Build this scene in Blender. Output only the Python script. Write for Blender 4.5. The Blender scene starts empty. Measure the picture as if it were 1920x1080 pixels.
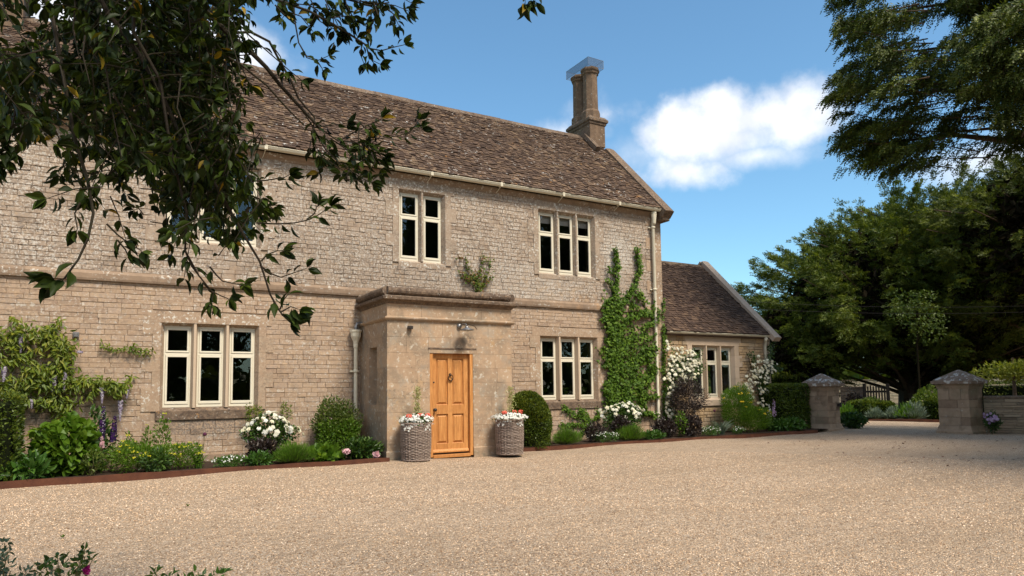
import bpy, math, random
import numpy as np
from math import radians, sin, cos, pi
from mathutils import Matrix, Vector
random.seed(7)
rng = np.random.default_rng(7)
scn = bpy.context.scene
col = scn.collection

# ------------------------------------------------------------------ camera
CAM_F, PITCH, ROLL, YAW, PY = 1312.3, 4.451, -0.7395, 59.467, 632.14
CAM = np.array([0.0, -14.7, 1.3])
_a, _b, _c = radians(YAW), radians(PITCH), radians(ROLL)
_fw = np.array([cos(_a), sin(_a), 0]); _r = np.array([sin(_a), -cos(_a), 0]); _up = np.array([0, 0, 1.0])
_F = _fw*cos(_b)+_up*sin(_b); _U = _up*cos(_b)-_fw*sin(_b)
_R = _r*cos(_c)+_U*sin(_c); _U2 = _U*cos(_c)-_r*sin(_c)
cd = bpy.data.cameras.new('camera'); cam = bpy.data.objects.new('camera', cd); col.objects.link(cam)
cd.sensor_width = 36; cd.lens = 36*CAM_F/1920; cd.shift_y = (PY-540)/1920
cd.clip_start = 0.05; cd.clip_end = 3000
m = Matrix.Identity(4)
for i in range(3):
    m[i][0], m[i][1], m[i][2], m[i][3] = _R[i], _U2[i], -_F[i], CAM[i]
cam.matrix_world = m
scn.camera = cam

def ray(x, y): return _F+_R*(x-960)/CAM_F-_U2*(y-PY)/CAM_F
def at(x, y, d):                      # survey point: bearing/elevation of a photo pixel at horizontal range d
    v = ray(x, y); return CAM+v*(d/math.hypot(v[0], v[1]))
def on_y(x, y, Y=0):
    v = ray(x, y); return CAM+v*((Y-CAM[1])/v[1])
def on_z(x, y, Z=0):
    v = ray(x, y); return CAM+v*((Z-CAM[2])/v[2])

# ------------------------------------------------------------------ world, sun, exposure
SUN_EL, SUN_AZ = 54.0, (0.20, -0.98)       # horizontal direction towards the sun
w = bpy.data.worlds.new('World'); scn.world = w; w.use_nodes = True
nt = w.node_tree; nt.nodes.clear()
def N(tree, typ, **kw):
    n = tree.nodes.new(typ)
    for k, v in kw.items():
        if k.startswith('i_'): n.inputs[int(k[2:]) if k[2:].isdigit() else k[2:]].default_value = v
        else: setattr(n, k, v)
    return n
def mathn(tree, op, a, b=None, c=None, clamp=False):
    n = tree.nodes.new('ShaderNodeMath'); n.operation = op; n.use_clamp = clamp
    for i, s in enumerate((a, b, c)):
        if s is None: continue
        if isinstance(s, (int, float)): n.inputs[i].default_value = s
        else: tree.links.new(s, n.inputs[i])
    return n.outputs[0]
def mixc(tree, fac, a, b, mode='MIX'):
    n = tree.nodes.new('ShaderNodeMix'); n.data_type = 'RGBA'; n.blend_type = mode; n.clamp_factor = True
    for k, s in ((0, fac), (6, a), (7, b)):
        if isinstance(s, (int, float)): n.inputs[k].default_value = s
        elif isinstance(s, (tuple, list)): n.inputs[k].default_value = (*s[:3], 1)
        else: tree.links.new(s, n.inputs[k])
    return n.outputs[2]
sky = N(nt, 'ShaderNodeTexSky', sky_type='NISHITA', sun_disc=False, sun_elevation=radians(SUN_EL))
sky.sun_rotation = math.atan2(SUN_AZ[0], SUN_AZ[1]); sky.altitude = 100; sky.air_density = 1.0; sky.dust_density = 0.8; sky.ozone_density = 1.6
tc = N(nt, 'ShaderNodeTexCoord')
def cloud(cx, cy, wx, wy, soft, seed, scale=9.0, amp=0.9):
    """density of one cloud lying in sky direction (cx,cy), half sizes in radians"""
    d = ray(cx, cy); d = d/np.linalg.norm(d)
    rt = np.cross(d, [0, 0, 1]); rt /= np.linalg.norm(rt); u = np.cross(rt, d)
    def dot(v):
        n = N(nt, 'ShaderNodeVectorMath', operation='DOT_PRODUCT'); nt.links.new(tc.outputs['Generated'], n.inputs[0]); n.inputs[1].default_value = tuple(v); return n.outputs['Value']
    a = mathn(nt, 'DIVIDE', dot(rt), wx); b = mathn(nt, 'DIVIDE', dot(u), wy)
    q = mathn(nt, 'SQRT', mathn(nt, 'ADD', mathn(nt, 'MULTIPLY', a, a), mathn(nt, 'MULTIPLY', b, b)))
    ns = N(nt, 'ShaderNodeTexNoise', noise_dimensions='4D', i_Scale=scale, i_Detail=6.0, i_Roughness=0.58); ns.inputs['W'].default_value = seed
    nt.links.new(tc.outputs['Generated'], ns.inputs['Vector'])
    v = mathn(nt, 'ADD', mathn(nt, 'SUBTRACT', 1.0, q), mathn(nt, 'MULTIPLY', mathn(nt, 'SUBTRACT', ns.outputs['Fac'], 0.5), amp*2))
    front = mathn(nt, 'GREATER_THAN', dot(d), 0.0)
    mr = N(nt, 'ShaderNodeMapRange', interpolation_type='SMOOTHSTEP'); nt.links.new(v, mr.inputs[0])
    mr.inputs[1].default_value = 0.0; mr.inputs[2].default_value = soft
    return mathn(nt, 'MULTIPLY', mr.outputs[0], front)
dens = None
for args in ((1400, 222, .125, .050, .75, 3.1, 11, 1.0), (1280, 250, .07, .055, .75, 5.2, 11, 1.0), (1500, 222, .07, .055, .8, 1.2, 11, 1.0), (1350, 262, .13, .045, .9, 14.2, 9, .9),
             (1290, 322, .08, .036, .9, 7.7, 12, 1.0), (1420, 292, .10, .026, 1.5, 17.7, 12, 1.0), (1130, 215, .075, .026, 2.0, 2.2, 16, 1.5), (1050, 248, .07, .022, 2.2, 9.1, 16, 1.4),
             (445, 95, .075, .045, .8, 4.4, 10, .9), (150, 30, .22, .06, .8, 6.4, 8, .8), (1850, 300, .10, .04, 1.2, 8.4, 9, .8), (1215, 285, .09, .05, 2.4, 11.1, 14, 1.4)):
    c_ = cloud(*args); dens = c_ if dens is None else mathn(nt, 'MAXIMUM', dens, c_)
# unseen clouds added behind the camera to whiten the ambient light
for (dx, dy, dz, wx, wy, sd) in ((-.3, -.8, .55, .55, .35, 21.0), (.75, -.5, .5, .5, .3, 22.0), (-.8, .1, .55, .4, .3, 23.0)):
    d = np.array([dx, dy, dz]); d /= np.linalg.norm(d)
    n = N(nt, 'ShaderNodeVectorMath', operation='DOT_PRODUCT'); nt.links.new(tc.outputs['Generated'], n.inputs[0]); n.inputs[1].default_value = tuple(d)
    ns = N(nt, 'ShaderNodeTexNoise', noise_dimensions='4D', i_Scale=4.0, i_Detail=5.0); ns.inputs['W'].default_value = sd
    nt.links.new(tc.outputs['Generated'], ns.inputs['Vector'])
    q = mathn(nt, 'ADD', n.outputs['Value'], mathn(nt, 'MULTIPLY', mathn(nt, 'SUBTRACT', ns.outputs['Fac'], .5), .5))
    mr = N(nt, 'ShaderNodeMapRange', interpolation_type='SMOOTHSTEP'); nt.links.new(q, mr.inputs[0]); mr.inputs[1].default_value = cos(wx)-.05; mr.inputs[2].default_value = cos(wx)+.12
    dens = mathn(nt, 'MAXIMUM', dens, mr.outputs[0])
CLOUD_C = (6.7, 6.75, 6.9)
SKY_TINT = (0.80, 1.09, 1.12)
skyc = mixc(nt, 1.0, sky.outputs[0], SKY_TINT, 'MULTIPLY')
cn = N(nt, 'ShaderNodeTexNoise', i_Scale=13.0, i_Detail=6.0, i_Roughness=0.6); nt.links.new(tc.outputs['Generated'], cn.inputs['Vector'])
cm = N(nt, 'ShaderNodeMapRange', interpolation_type='SMOOTHSTEP'); nt.links.new(cn.outputs['Fac'], cm.inputs[0]); cm.inputs[1].default_value = .36; cm.inputs[2].default_value = .62
final = mixc(nt, mathn(nt, 'MULTIPLY', dens, .96), skyc, mixc(nt, cm.outputs[0], (5.2, 5.4, 5.9), CLOUD_C))
bg = N(nt, 'ShaderNodeBackground', i_Strength=0.12); nt.links.new(final, bg.inputs[0])
out = N(nt, 'ShaderNodeOutputWorld'); nt.links.new(bg.outputs[0], out.inputs[0])
ld = bpy.data.lights.new('sun', 'SUN'); ld.energy = 3.6; ld.angle = radians(18); ld.color = (1, .90, .75)
so = bpy.data.objects.new('sun', ld); col.objects.link(so)
_s = Vector((SUN_AZ[0]*cos(radians(SUN_EL)), SUN_AZ[1]*cos(radians(SUN_EL)), sin(radians(SUN_EL))))
so.rotation_euler = _s.to_track_quat('Z', 'Y').to_euler(); so.location = (5, -20, 30)
scn.view_settings.view_transform = 'Standard'; scn.view_settings.look = 'None'
scn.view_settings.exposure = 0.62; scn.view_settings.gamma = 1
scn.cycles.use_denoising = True
scn.cycles.max_bounces = 6; scn.cycles.diffuse_bounces = 3; scn.cycles.transparent_max_bounces = 12

# ------------------------------------------------------------------ materials
def new_mat(name):
    mt = bpy.data.materials.new(name); mt.use_nodes = True; t = mt.node_tree; t.nodes.clear()
    o = t.nodes.new('ShaderNodeOutputMaterial'); p = t.nodes.new('ShaderNodeBsdfPrincipled'); t.links.new(p.outputs[0], o.inputs[0])
    return mt, t, p, o
def noise(t, vec, scale, detail=4, rough=.6, dist=0.0):
    n = t.nodes.new('ShaderNodeTexNoise'); n.inputs['Scale'].default_value = scale; n.inputs['Detail'].default_value = detail
    n.inputs['Roughness'].default_value = rough; n.inputs['Distortion'].default_value = dist; t.links.new(vec, n.inputs['Vector']); return n.outputs['Fac']
def ramp(t, fac, cols):
    r = t.nodes.new('ShaderNodeValToRGB'); e = r.color_ramp.elements
    k = len(cols)
    for i, c in enumerate(cols):
        pos, cc = (c[0], c[1]) if isinstance(c[1], (tuple, list)) else (i/(k-1), c)
        if i < 2: el = e[i]; el.position = pos
        else: el = e.new(pos)
        el.color = (*cc, 1)
    t.links.new(fac, r.inputs[0]); return r.outputs[0]
def maprange(t, v, a, b, smooth=True):
    n = t.nodes.new('ShaderNodeMapRange'); n.interpolation_type = 'SMOOTHSTEP' if smooth else 'LINEAR'
    t.links.new(v, n.inputs[0]); n.inputs[1].default_value = a; n.inputs[2].default_value = b; return n.outputs[0]
def M(name, cols, rough=.8, scale=5.0, isl=.5, bump=0.0, bscale=60.0, spec=.3, transl=0.0, layers=(), detail=5, stretch=(1, 1, 1), metal=0.0, tcol=None, bdist=.01, warm=(1.045, .965, .925)):
    mt, t, p, o = new_mat(name)
    g = t.nodes.new('ShaderNodeNewGeometry')
    mp = t.nodes.new('ShaderNodeMapping'); t.links.new(g.outputs['Position'], mp.inputs[0]); mp.inputs['Scale'].default_value = stretch
    vec = mp.outputs[0]
    nz = noise(t, vec, scale, detail)
    nz = maprange(t, nz, .25, .75, False)
    v = mathn(t, 'ADD', mathn(t, 'MULTIPLY', g.outputs['Random Per Island'], isl), mathn(t, 'MULTIPLY', nz, 1-isl))
    cols = [(k[0], tuple(a*b for a, b in zip(k[1], warm))) if isinstance(k[1], (tuple, list)) else tuple(a*b for a, b in zip(k, warm)) for k in cols]
    c = ramp(t, v, cols)
    for L in layers:     # scale, lo, hi, colour, strength, [centre, radius] or mask-noise scale
        sc, lo, hi, lc, st = L[:5]
        f = maprange(t, noise(t, g.outputs['Position'], sc, 6, .65), lo, hi)
        f = mathn(t, 'MULTIPLY', f, st)
        if len(L) > 5 and isinstance(L[5], (tuple, list)):
            d = t.nodes.new('ShaderNodeVectorMath'); d.operation = 'SUBTRACT'; t.links.new(g.outputs['Position'], d.inputs[0]); d.inputs[1].default_value = L[5]
            s_ = t.nodes.new('ShaderNodeVectorMath'); s_.operation = 'DIVIDE'; t.links.new(d.outputs[0], s_.inputs[0]); s_.inputs[1].default_value = L[6]
            ln = t.nodes.new('ShaderNodeVectorMath'); ln.operation = 'LENGTH'; t.links.new(s_.outputs[0], ln.inputs[0])
            f = mathn(t, 'MULTIPLY', f, maprange(t, ln.outputs['Value'], 1.0, 0.35))
        elif len(L) > 5:
            f = mathn(t, 'MULTIPLY', f, maprange(t, noise(t, g.outputs['Position'], L[5], 3), L[6], L[7]))
        c = mixc(t, f, c, lc)
    t.links.new(c, p.inputs['Base Color'])
    p.inputs['Roughness'].default_value = rough; p.inputs['Specular IOR Level'].default_value = spec; p.inputs['Metallic'].default_value = metal
    if bump:
        b = t.nodes.new('ShaderNodeBump'); b.inputs['Strength'].default_value = bump; b.inputs['Distance'].default_value = bdist
        t.links.new(noise(t, vec, bscale, 5, .7), b.inputs['Height']); t.links.new(b.outputs[0], p.inputs['Normal'])
    if transl:
        tr = t.nodes.new('ShaderNodeBsdfTranslucent'); mx = t.nodes.new('ShaderNodeMixShader'); mx.inputs[0].default_value = transl
        cc = mixc(t, 1.0, c, tcol or (1.3, 1.35, .6), 'MULTIPLY'); t.links.new(cc, tr.inputs[0])
        t.links.new(p.outputs[0], mx.inputs[1]); t.links.new(tr.outputs[0], mx.inputs[2]); t.links.new(mx.outputs[0], o.inputs[0])
    return mt

WHITE_L = (.62, .60, .54)
rub_cols = [(0, (.20, .152, .118)), (.15, (.28, .212, .16)), (.35, (.34, .26, .19)), (.55, (.395, .305, .22)), (.7, (.345, .28, .225)), (.85, (.44, .33, .22)), (1, (.50, .435, .355))]
M_rub = M('rubble_stone', rub_cols, .92, 9, .5, .8, 90, .15, layers=(
    (2.2, .50, .72, (.20, .16, .125), .55), (20, .50, .62, (.19, .145, .11), .6, 1.3, .40, .60), (15, .56, .62, WHITE_L, .55, 0.8, .40, .56), (26, .54, .61, (.56, .50, .42), .5, 1.7, .36, .55), (7, .57, .66, WHITE_L, .6, .6, .46, .58), (13, .50, .62, (.44, .30, .18), .35),
    (5, .46, .64, (.40, .23, .11), .40, (11.0, 0, 3.65), (1.3, 1, .32)), (5, .48, .62, (.42, .27, .14), .40, (9.9, 0, 4.0), (1.9, 1, .5)),
    (30, .40, .58, (.10, .085, .075), .7, (1.8, 0, .72), (1.15, 1, .30)), (22, .42, .56, (.60, .58, .53), .6, (12.0, 0, 4.9), (.7, 1, 1.0)),
    (40, .48, .60, (.56, .54, .5), .55, (9.0, 0, 4.0), (2.6, 1, .7)), (34, .5, .6, (.17, .14, .11), .6, (4.5, 0, 4.2), (3.2, 1, .9))))
rub_hi = [(0, (.16, .13, .108)), (.18, (.245, .198, .158)), (.4, (.30, .245, .192)), (.6, (.345, .285, .225)), (.75, (.31, .27, .228)), (.88, (.39, .30, .205)), (1, (.46, .42, .365))]
M_rubhi = M('weathered_rubble_stone', rub_hi, .92, 9, .5, .8, 90, .15, layers=(
    (2.2, .50, .72, (.20, .16, .125), .55), (20, .50, .62, (.13, .11, .095), .75, 1.6, .34, .56), (15, .56, .62, WHITE_L, .55, 0.8, .40, .56), (26, .51, .58, (.60, .57, .52), .75, 1.7, .34, .53), (7, .57, .66, WHITE_L, .6, .6, .46, .58), (13, .50, .62, (.44, .30, .18), .35),
    (5, .46, .64, (.40, .23, .11), .40, (11.0, 0, 3.65), (1.3, 1, .32)), (5, .48, .62, (.42, .27, .14), .40, (9.9, 0, 4.0), (1.9, 1, .5)),
    (30, .40, .58, (.10, .085, .075), .7, (1.8, 0, .72), (1.15, 1, .30)), (22, .42, .56, (.60, .58, .53), .6, (12.0, 0, 4.9), (.7, 1, 1.0)),
    (40, .48, .60, (.56, .54, .5), .55, (9.0, 0, 4.0), (2.6, 1, .7)), (34, .5, .6, (.17, .14, .11), .6, (4.5, 0, 4.2), (3.2, 1, .9))))
M_mortar = M('lime_mortar', [(.24, .19, .145), (.34, .28, .21)], .95, 12, 0, .6, 80, .1)
ash = [(.25, .185, .135), (.315, .238, .17), (.355, .272, .195), (.405, .318, .235)]
M_ash = M('ashlar_stone', ash, .9, 3.5, .3, .45, 60, .15, layers=((1.6, .48, .7, (.24, .19, .14), .5), (17, .555, .60, WHITE_L, .85, 0.9, .44, .58), (22, .52, .62, (.17, .135, .105), .6, 1.2, .42, .6), (30, .5, .6, (.48, .39, .29), .4)))
M_ashhi = M('grey_ashlar_stone', [(.22, .175, .135), (.285, .228, .175), (.325, .265, .205), (.38, .315, .25)], .9, 3.5, .3, .45, 60, .15, layers=((1.6, .46, .66, (.20, .16, .125), .6), (17, .54, .60, WHITE_L, .85, 0.9, .42, .56), (22, .51, .61, (.15, .12, .1), .65, 1.2, .40, .58), (30, .5, .6, (.46, .40, .32), .4)))
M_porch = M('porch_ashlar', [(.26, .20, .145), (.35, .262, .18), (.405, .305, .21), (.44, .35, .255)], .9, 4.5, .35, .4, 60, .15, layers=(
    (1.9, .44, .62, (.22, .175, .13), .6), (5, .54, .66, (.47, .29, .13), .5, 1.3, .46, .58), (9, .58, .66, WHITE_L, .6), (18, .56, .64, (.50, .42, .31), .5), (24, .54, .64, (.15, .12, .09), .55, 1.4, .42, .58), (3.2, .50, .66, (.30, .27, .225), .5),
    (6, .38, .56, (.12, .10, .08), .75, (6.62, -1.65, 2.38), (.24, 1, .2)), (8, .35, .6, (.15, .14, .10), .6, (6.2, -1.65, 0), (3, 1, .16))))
M_weath = M('weathered_stone', [(.06, .045, .036), (.11, .083, .064), (.19, .145, .105), (.27, .21, .15)], .95, 14, .25, 1.0, 45, .1, layers=(
    (22, .58, .66, WHITE_L, .7, 3, .45, .6), (9, .62, .72, (.45, .24, .09), .7), (40, .5, .62, (.05, .045, .04), .5)))
M_string = M('string_course_stone', [(.16, .12, .088), (.245, .187, .135), (.31, .237, .17)], .92, 6, .4, .6, 60, .15, layers=(
    (16, .54, .61, WHITE_L, .7, 1.2, .42, .58), (3, .48, .66, (.42, .24, .12), .5, (11.0, 0, 3.5), (1.2, 1, 1)), (2, .5, .7, (.14, .11, .09), .5)))
M_chim = M('chimney_stone', [(.085, .062, .045), (.15, .108, .075), (.235, .17, .115)], .92, 8, .4, .7, 50, .15, layers=((16, .62, .68, WHITE_L, .7), (30, .52, .66, (.08, .065, .05), .6)))
M_mull = M('pale_mullion_stone', [(.44, .36, .265), (.50, .42, .32)], .88, 6, .5, .2, 60, .15)
M_newash = M('pale_ashlar', [(.42, .345, .26), (.48, .40, .31), (.52, .44, .35)], .88, 6, .5, .2, 60, .15)
M_cotrub = M('warm_rubble', [(.22, .165, .11), (.40, .30, .18), (.46, .35, .22), (.34, .28, .20), (.50, .41, .29)], .92, 9, .7, .8, 70, .15)
tile_c = [(0, (.038, .026, .020)), (.35, (.065, .045, .034)), (.6, (.095, .066, .048)), (.8, (.125, .086, .059)), (.94, (.20, .14, .088)), (1, (.30, .22, .14))]
M_tile = M('stone_slates', tile_c, .92, 3, .66, .9, 70, .15, layers=((12, .60, .64, (.62, .60, .56), .8, 2.0, .45, .6), (4.5, .52, .62, (.26, .18, .11), .45, .35, .45, .6), (5, .64, .70, (.40, .2, .07), .7)))
M_tile2 = M('dark_stone_slates', [(0, (.035, .024, .019)), (.4, (.060, .042, .033)), (.75, (.09, .062, .046)), (1, (.15, .105, .07))], .92, 3, .75, .9, 70, .15, layers=((26, .67, .71, (.62, .60, .56), .8, 2.0, .45, .6),))
M_paint = M('cream_paint', [(.60, .54, .41), (.66, .60, .47)], .45, 4, .3, .05, 30, .4, warm=(1, 1, 1))
M_frame = M('cream_joinery_paint', [(.62, .57, .45), (.68, .63, .51)], .4, 4, .3, .03, 30, .4, warm=(1, 1, 1))
M_metalgrey = M('galvanised_metal', [(.16, .17, .18), (.28, .29, .30)], .4, 10, .2, 0, 30, .5, metal=.7)
M_black = M('black_iron', [(.015, .013, .012), (.04, .032, .028)], .45, 20, 0, .2, 60, .4)
M_bronze = M('aged_bronze', [(.03, .018, .012), (.09, .05, .03)], .4, 20, 0, .2, 60, .5, metal=.6)
M_oak = M('orange_oak', [(0, (.24, .095, .028)), (.4, (.40, .185, .058)), (.65, (.50, .25, .085)), (1, (.62, .35, .14))], .55, 4.0, .22, .15, 40, .35, stretch=(16, 16, .8), detail=9, layers=((9, .52, .66, (.32, .14, .045), .35),), warm=(1.08, .98, .88))
M_wick = M('grey_willow', [(.09, .07, .06), (.21, .17, .145), (.36, .31, .27), (.27, .20, .15)], .8, 30, .35, .4, 120, .2)
M_corten = M('rusted_steel', [(.055, .020, .012), (.09, .034, .018), (.13, .052, .026)], .75, 5, .1, .3, 60, .3)
M_soil = M('dark_soil', [(.025, .018, .013), (.055, .04, .03)], .95, 20, 0, 1.0, 30, .1)
M_bark = M('brown_bark', [(.03, .022, .016), (.09, .065, .045), (.13, .10, .075)], .9, 18, 0, .9, 60, .2, stretch=(1, 1, .4))
M_stem = M('green_stem', [(.06, .07, .025), (.10, .10, .04)], .7, 8, .3)
M_dark = M('darkened_room_plaster', [(.05, .045, .04), (.08, .07, .06)], .9, 3, 0)  # gloom of the unlit rooms put into the plaster colour
M_blind = M('pale_linen', [(.55, .56, .52), (.62, .62, .58)], .9, 40, 0, .1, 200)
def leafmat(name, cols, rough=.45, tr=.28, spec=.35, isl=.75, scale=2.0, tcol=None): return M(name, cols, rough, scale, isl, 0, 1, spec, tr, tcol=tcol, warm=(1, 1, .95))
M_holly = leafmat('holly_leaf', [(0, (.008, .015, .003)), (.5, (.017, .030, .004)), (.88, (.040, .062, .007)), (.984, (.05, .08, .010)), (.989, (.26, .17, .012)), (1, (.30, .19, .015))], .5, .12, .14, 1.0)
M_yew = leafmat('yew_leaf', [(.014, .028, .006), (.072, .104, .014), (.18, .20, .028)], .55, .18, .25, .45, .55)
M_yew2 = leafmat('yew_leaf_deep', [(.014, .026, .006), (.058, .08, .013), (.145, .16, .022)], .55, .18, .25, .45, .8)
M_lime = leafmat('fresh_leaf', [(.06, .10, .02), (.12, .17, .03), (.20, .24, .04)], .5, .35, .3, .6)
M_yellow_leaf = leafmat('golden_leaf', [(.12, .14, .02), (.26, .27, .035)], .5, .35, .3, .6)
M_box = leafmat('box_leaf', [(.018, .034, .006), (.055, .09, .010), (.13, .17, .016)], .45, .2, .35, .6, 3)
M_boxtip = leafmat('box_leaf_gold', [(.07, .10, .010), (.13, .16, .016), (.20, .21, .022)], .5, .25, .3, .6, 3)
M_ivy = leafmat('creeper_leaf', [(0, (.03, .065, .006)), (.5, (.062, .125, .010)), (.9, (.115, .19, .018)), (1, (.17, .15, .03))], .6, .22, .18, .85, 2)
M_ivy2 = leafmat('bronzed_creeper_leaf', [(0, (.035, .06, .006)), (.45, (.07, .11, .010)), (.7, (.13, .14, .02)), (.85, (.16, .08, .03)), (1, (.12, .05, .025))], .6, .22, .18, .85, 2)
M_wist = leafmat('wisteria_leaf', [(0, (.06, .10, .010)), (.5, (.13, .18, .015)), (.85, (.22, .24, .025)), (1, (.27, .20, .04))], .45, .35, .35, .7, 1.5)
M_broad = leafmat('broad_leaf', [(.028, .07, .012), (.055, .13, .02), (.10, .19, .032)], .4, .25, .4, .8, 2)
M_bright = leafmat('bright_leaf', [(.045, .10, .008), (.09, .175, .014), (.16, .25, .022)], .5, .35, .3, .7, 2)
M_rose = leafmat('rose_leaf', [(.02, .05, .010), (.042, .09, .015), (.085, .14, .022)], .4, .2, .4, .8, 2)
M_purple = leafmat('purple_leaf', [(.018, .012, .014), (.035, .024, .022), (.06, .045, .035)], .45, .15, .35, .8, 2, tcol=(1.2, .8, .8))
M_grey = leafmat('grey_leaf', [(.10, .14, .10), (.18, .23, .17), (.26, .31, .24)], .6, .2, .25, .8, 2, tcol=(1, 1.1, .8))
M_fern = leafmat('lavender_leaf', [(.05, .12, .012), (.10, .20, .02), (.16, .27, .035)], .6, .3, .2, .7, 3)
M_oaklf = leafmat('shrub_leaf', [(.035, .06, .010), (.08, .12, .02), (.15, .19, .035)], .45, .28, .35, .8, 2.5)
M_cwhite = leafmat('white_petal', [(.66, .64, .56), (.78, .76, .68), (.80, .74, .52)], .6, .25, .2, .9, tcol=(1, 1, .9))
M_cpure = leafmat('bright_white_petal', [(.72, .72, .70), (.82, .81, .79)], .6, .25, .2, .9, tcol=(1, 1, 1))
M_cyel = leafmat('yellow_petal', [(.42, .42, .02), (.60, .52, .03)], .6, .3, .2, .9, tcol=(1, 1, .5))
M_cgold = leafmat('golden_flower', [(.60, .42, .02), (.72, .50, .03)], .6, .3, .2, .9, tcol=(1, 1, .5))
M_cred = leafmat('coral_petal', [(.65, .10, .06), (.78, .20, .14)], .55, .25, .2, .9, tcol=(1, .7, .6))
M_cpink = leafmat('pink_petal', [(.60, .32, .38), (.72, .50, .55)], .6, .25, .2, .9, tcol=(1, .8, .9))
M_cmauve = leafmat('mauve_petal', [(.36, .22, .40), (.55, .42, .58)], .6, .25, .2, .9, tcol=(1, .8, 1))
M_cpurple = leafmat('deep_purple_petal', [(.022, .008, .05), (.04, .014, .09), (.08, .025, .13)], .6, .2, .2, .9, tcol=(1, .7, 1.2))
M_cplum = leafmat('plum_petal', [(.10, .025, .07), (.18, .05, .11)], .6, .2, .2, .9, tcol=(1, .7, 1))
M_cblue = leafmat('blue_petal', [(.12, .17, .42), (.22, .28, .55)], .6, .2, .2, .9, tcol=(.8, .9, 1.2))
M_cwist = leafmat('wisteria_petal', [(.26, .20, .34), (.46, .40, .52), (.62, .58, .62)], .6, .25, .2, .9, tcol=(1, .9, 1.1))
M_magenta = leafmat('magenta_petal', [(.40, .01, .22), (.5, .03, .3)], .6, .2, .2, .9, tcol=(1, .5, 1))

def glass_mat(name='window_glass', tint=.88):
    mt = bpy.data.materials.new(name); mt.use_nodes = True; t = mt.node_tree; t.nodes.clear()
    o = t.nodes.new('ShaderNodeOutputMaterial'); tr = t.nodes.new('ShaderNodeBsdfTransparent'); tr.inputs[0].default_value = (tint, tint, tint, 1)
    gl = t.nodes.new('ShaderNodeBsdfGlossy'); gl.inputs['Roughness'].default_value = .01
    fr = t.nodes.new('ShaderNodeFresnel'); fr.inputs[0].default_value = 1.5
    g = t.nodes.new('ShaderNodeNewGeometry'); b = t.nodes.new('ShaderNodeBump'); b.inputs['Strength'].default_value = .12; b.inputs['Distance'].default_value = .02
    t.links.new(noise(t, g.outputs['Position'], 2.2, 2), b.inputs['Height']); t.links.new(b.outputs[0], gl.inputs['Normal'])
    f = mathn(t, 'MULTIPLY', fr.outputs[0], 1.8, clamp=True)
    mx = t.nodes.new('ShaderNodeMixShader'); t.links.new(f, mx.inputs[0]); t.links.new(tr.outputs[0], mx.inputs[1]); t.links.new(gl.outputs[0], mx.inputs[2]); t.links.new(mx.outputs[0], o.inputs[0])
    return mt
M_glass = glass_mat()
def mesh_mat():
    mt = bpy.data.materials.new('fine_wire_mesh'); mt.use_nodes = True; t = mt.node_tree; t.nodes.clear()
    o = t.nodes.new('ShaderNodeOutputMaterial'); tr = t.nodes.new('ShaderNodeBsdfTransparent'); p = t.nodes.new('ShaderNodeBsdfDiffuse'); p.inputs[0].default_value = (.10, .13, .19, 1)
    g = t.nodes.new('ShaderNodeNewGeometry'); mx = t.nodes.new('ShaderNodeMixShader')
    f = mathn(t, 'ADD', .28, mathn(t, 'MULTIPLY', noise(t, g.outputs['Position'], 60, 2), .25)); t.links.new(f, mx.inputs[0])
    t.links.new(tr.outputs[0], mx.inputs[1]); t.links.new(p.outputs[0], mx.inputs[2]); t.links.new(mx.outputs[0], o.inputs[0]); return mt
M_mesh = mesh_mat()

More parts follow.
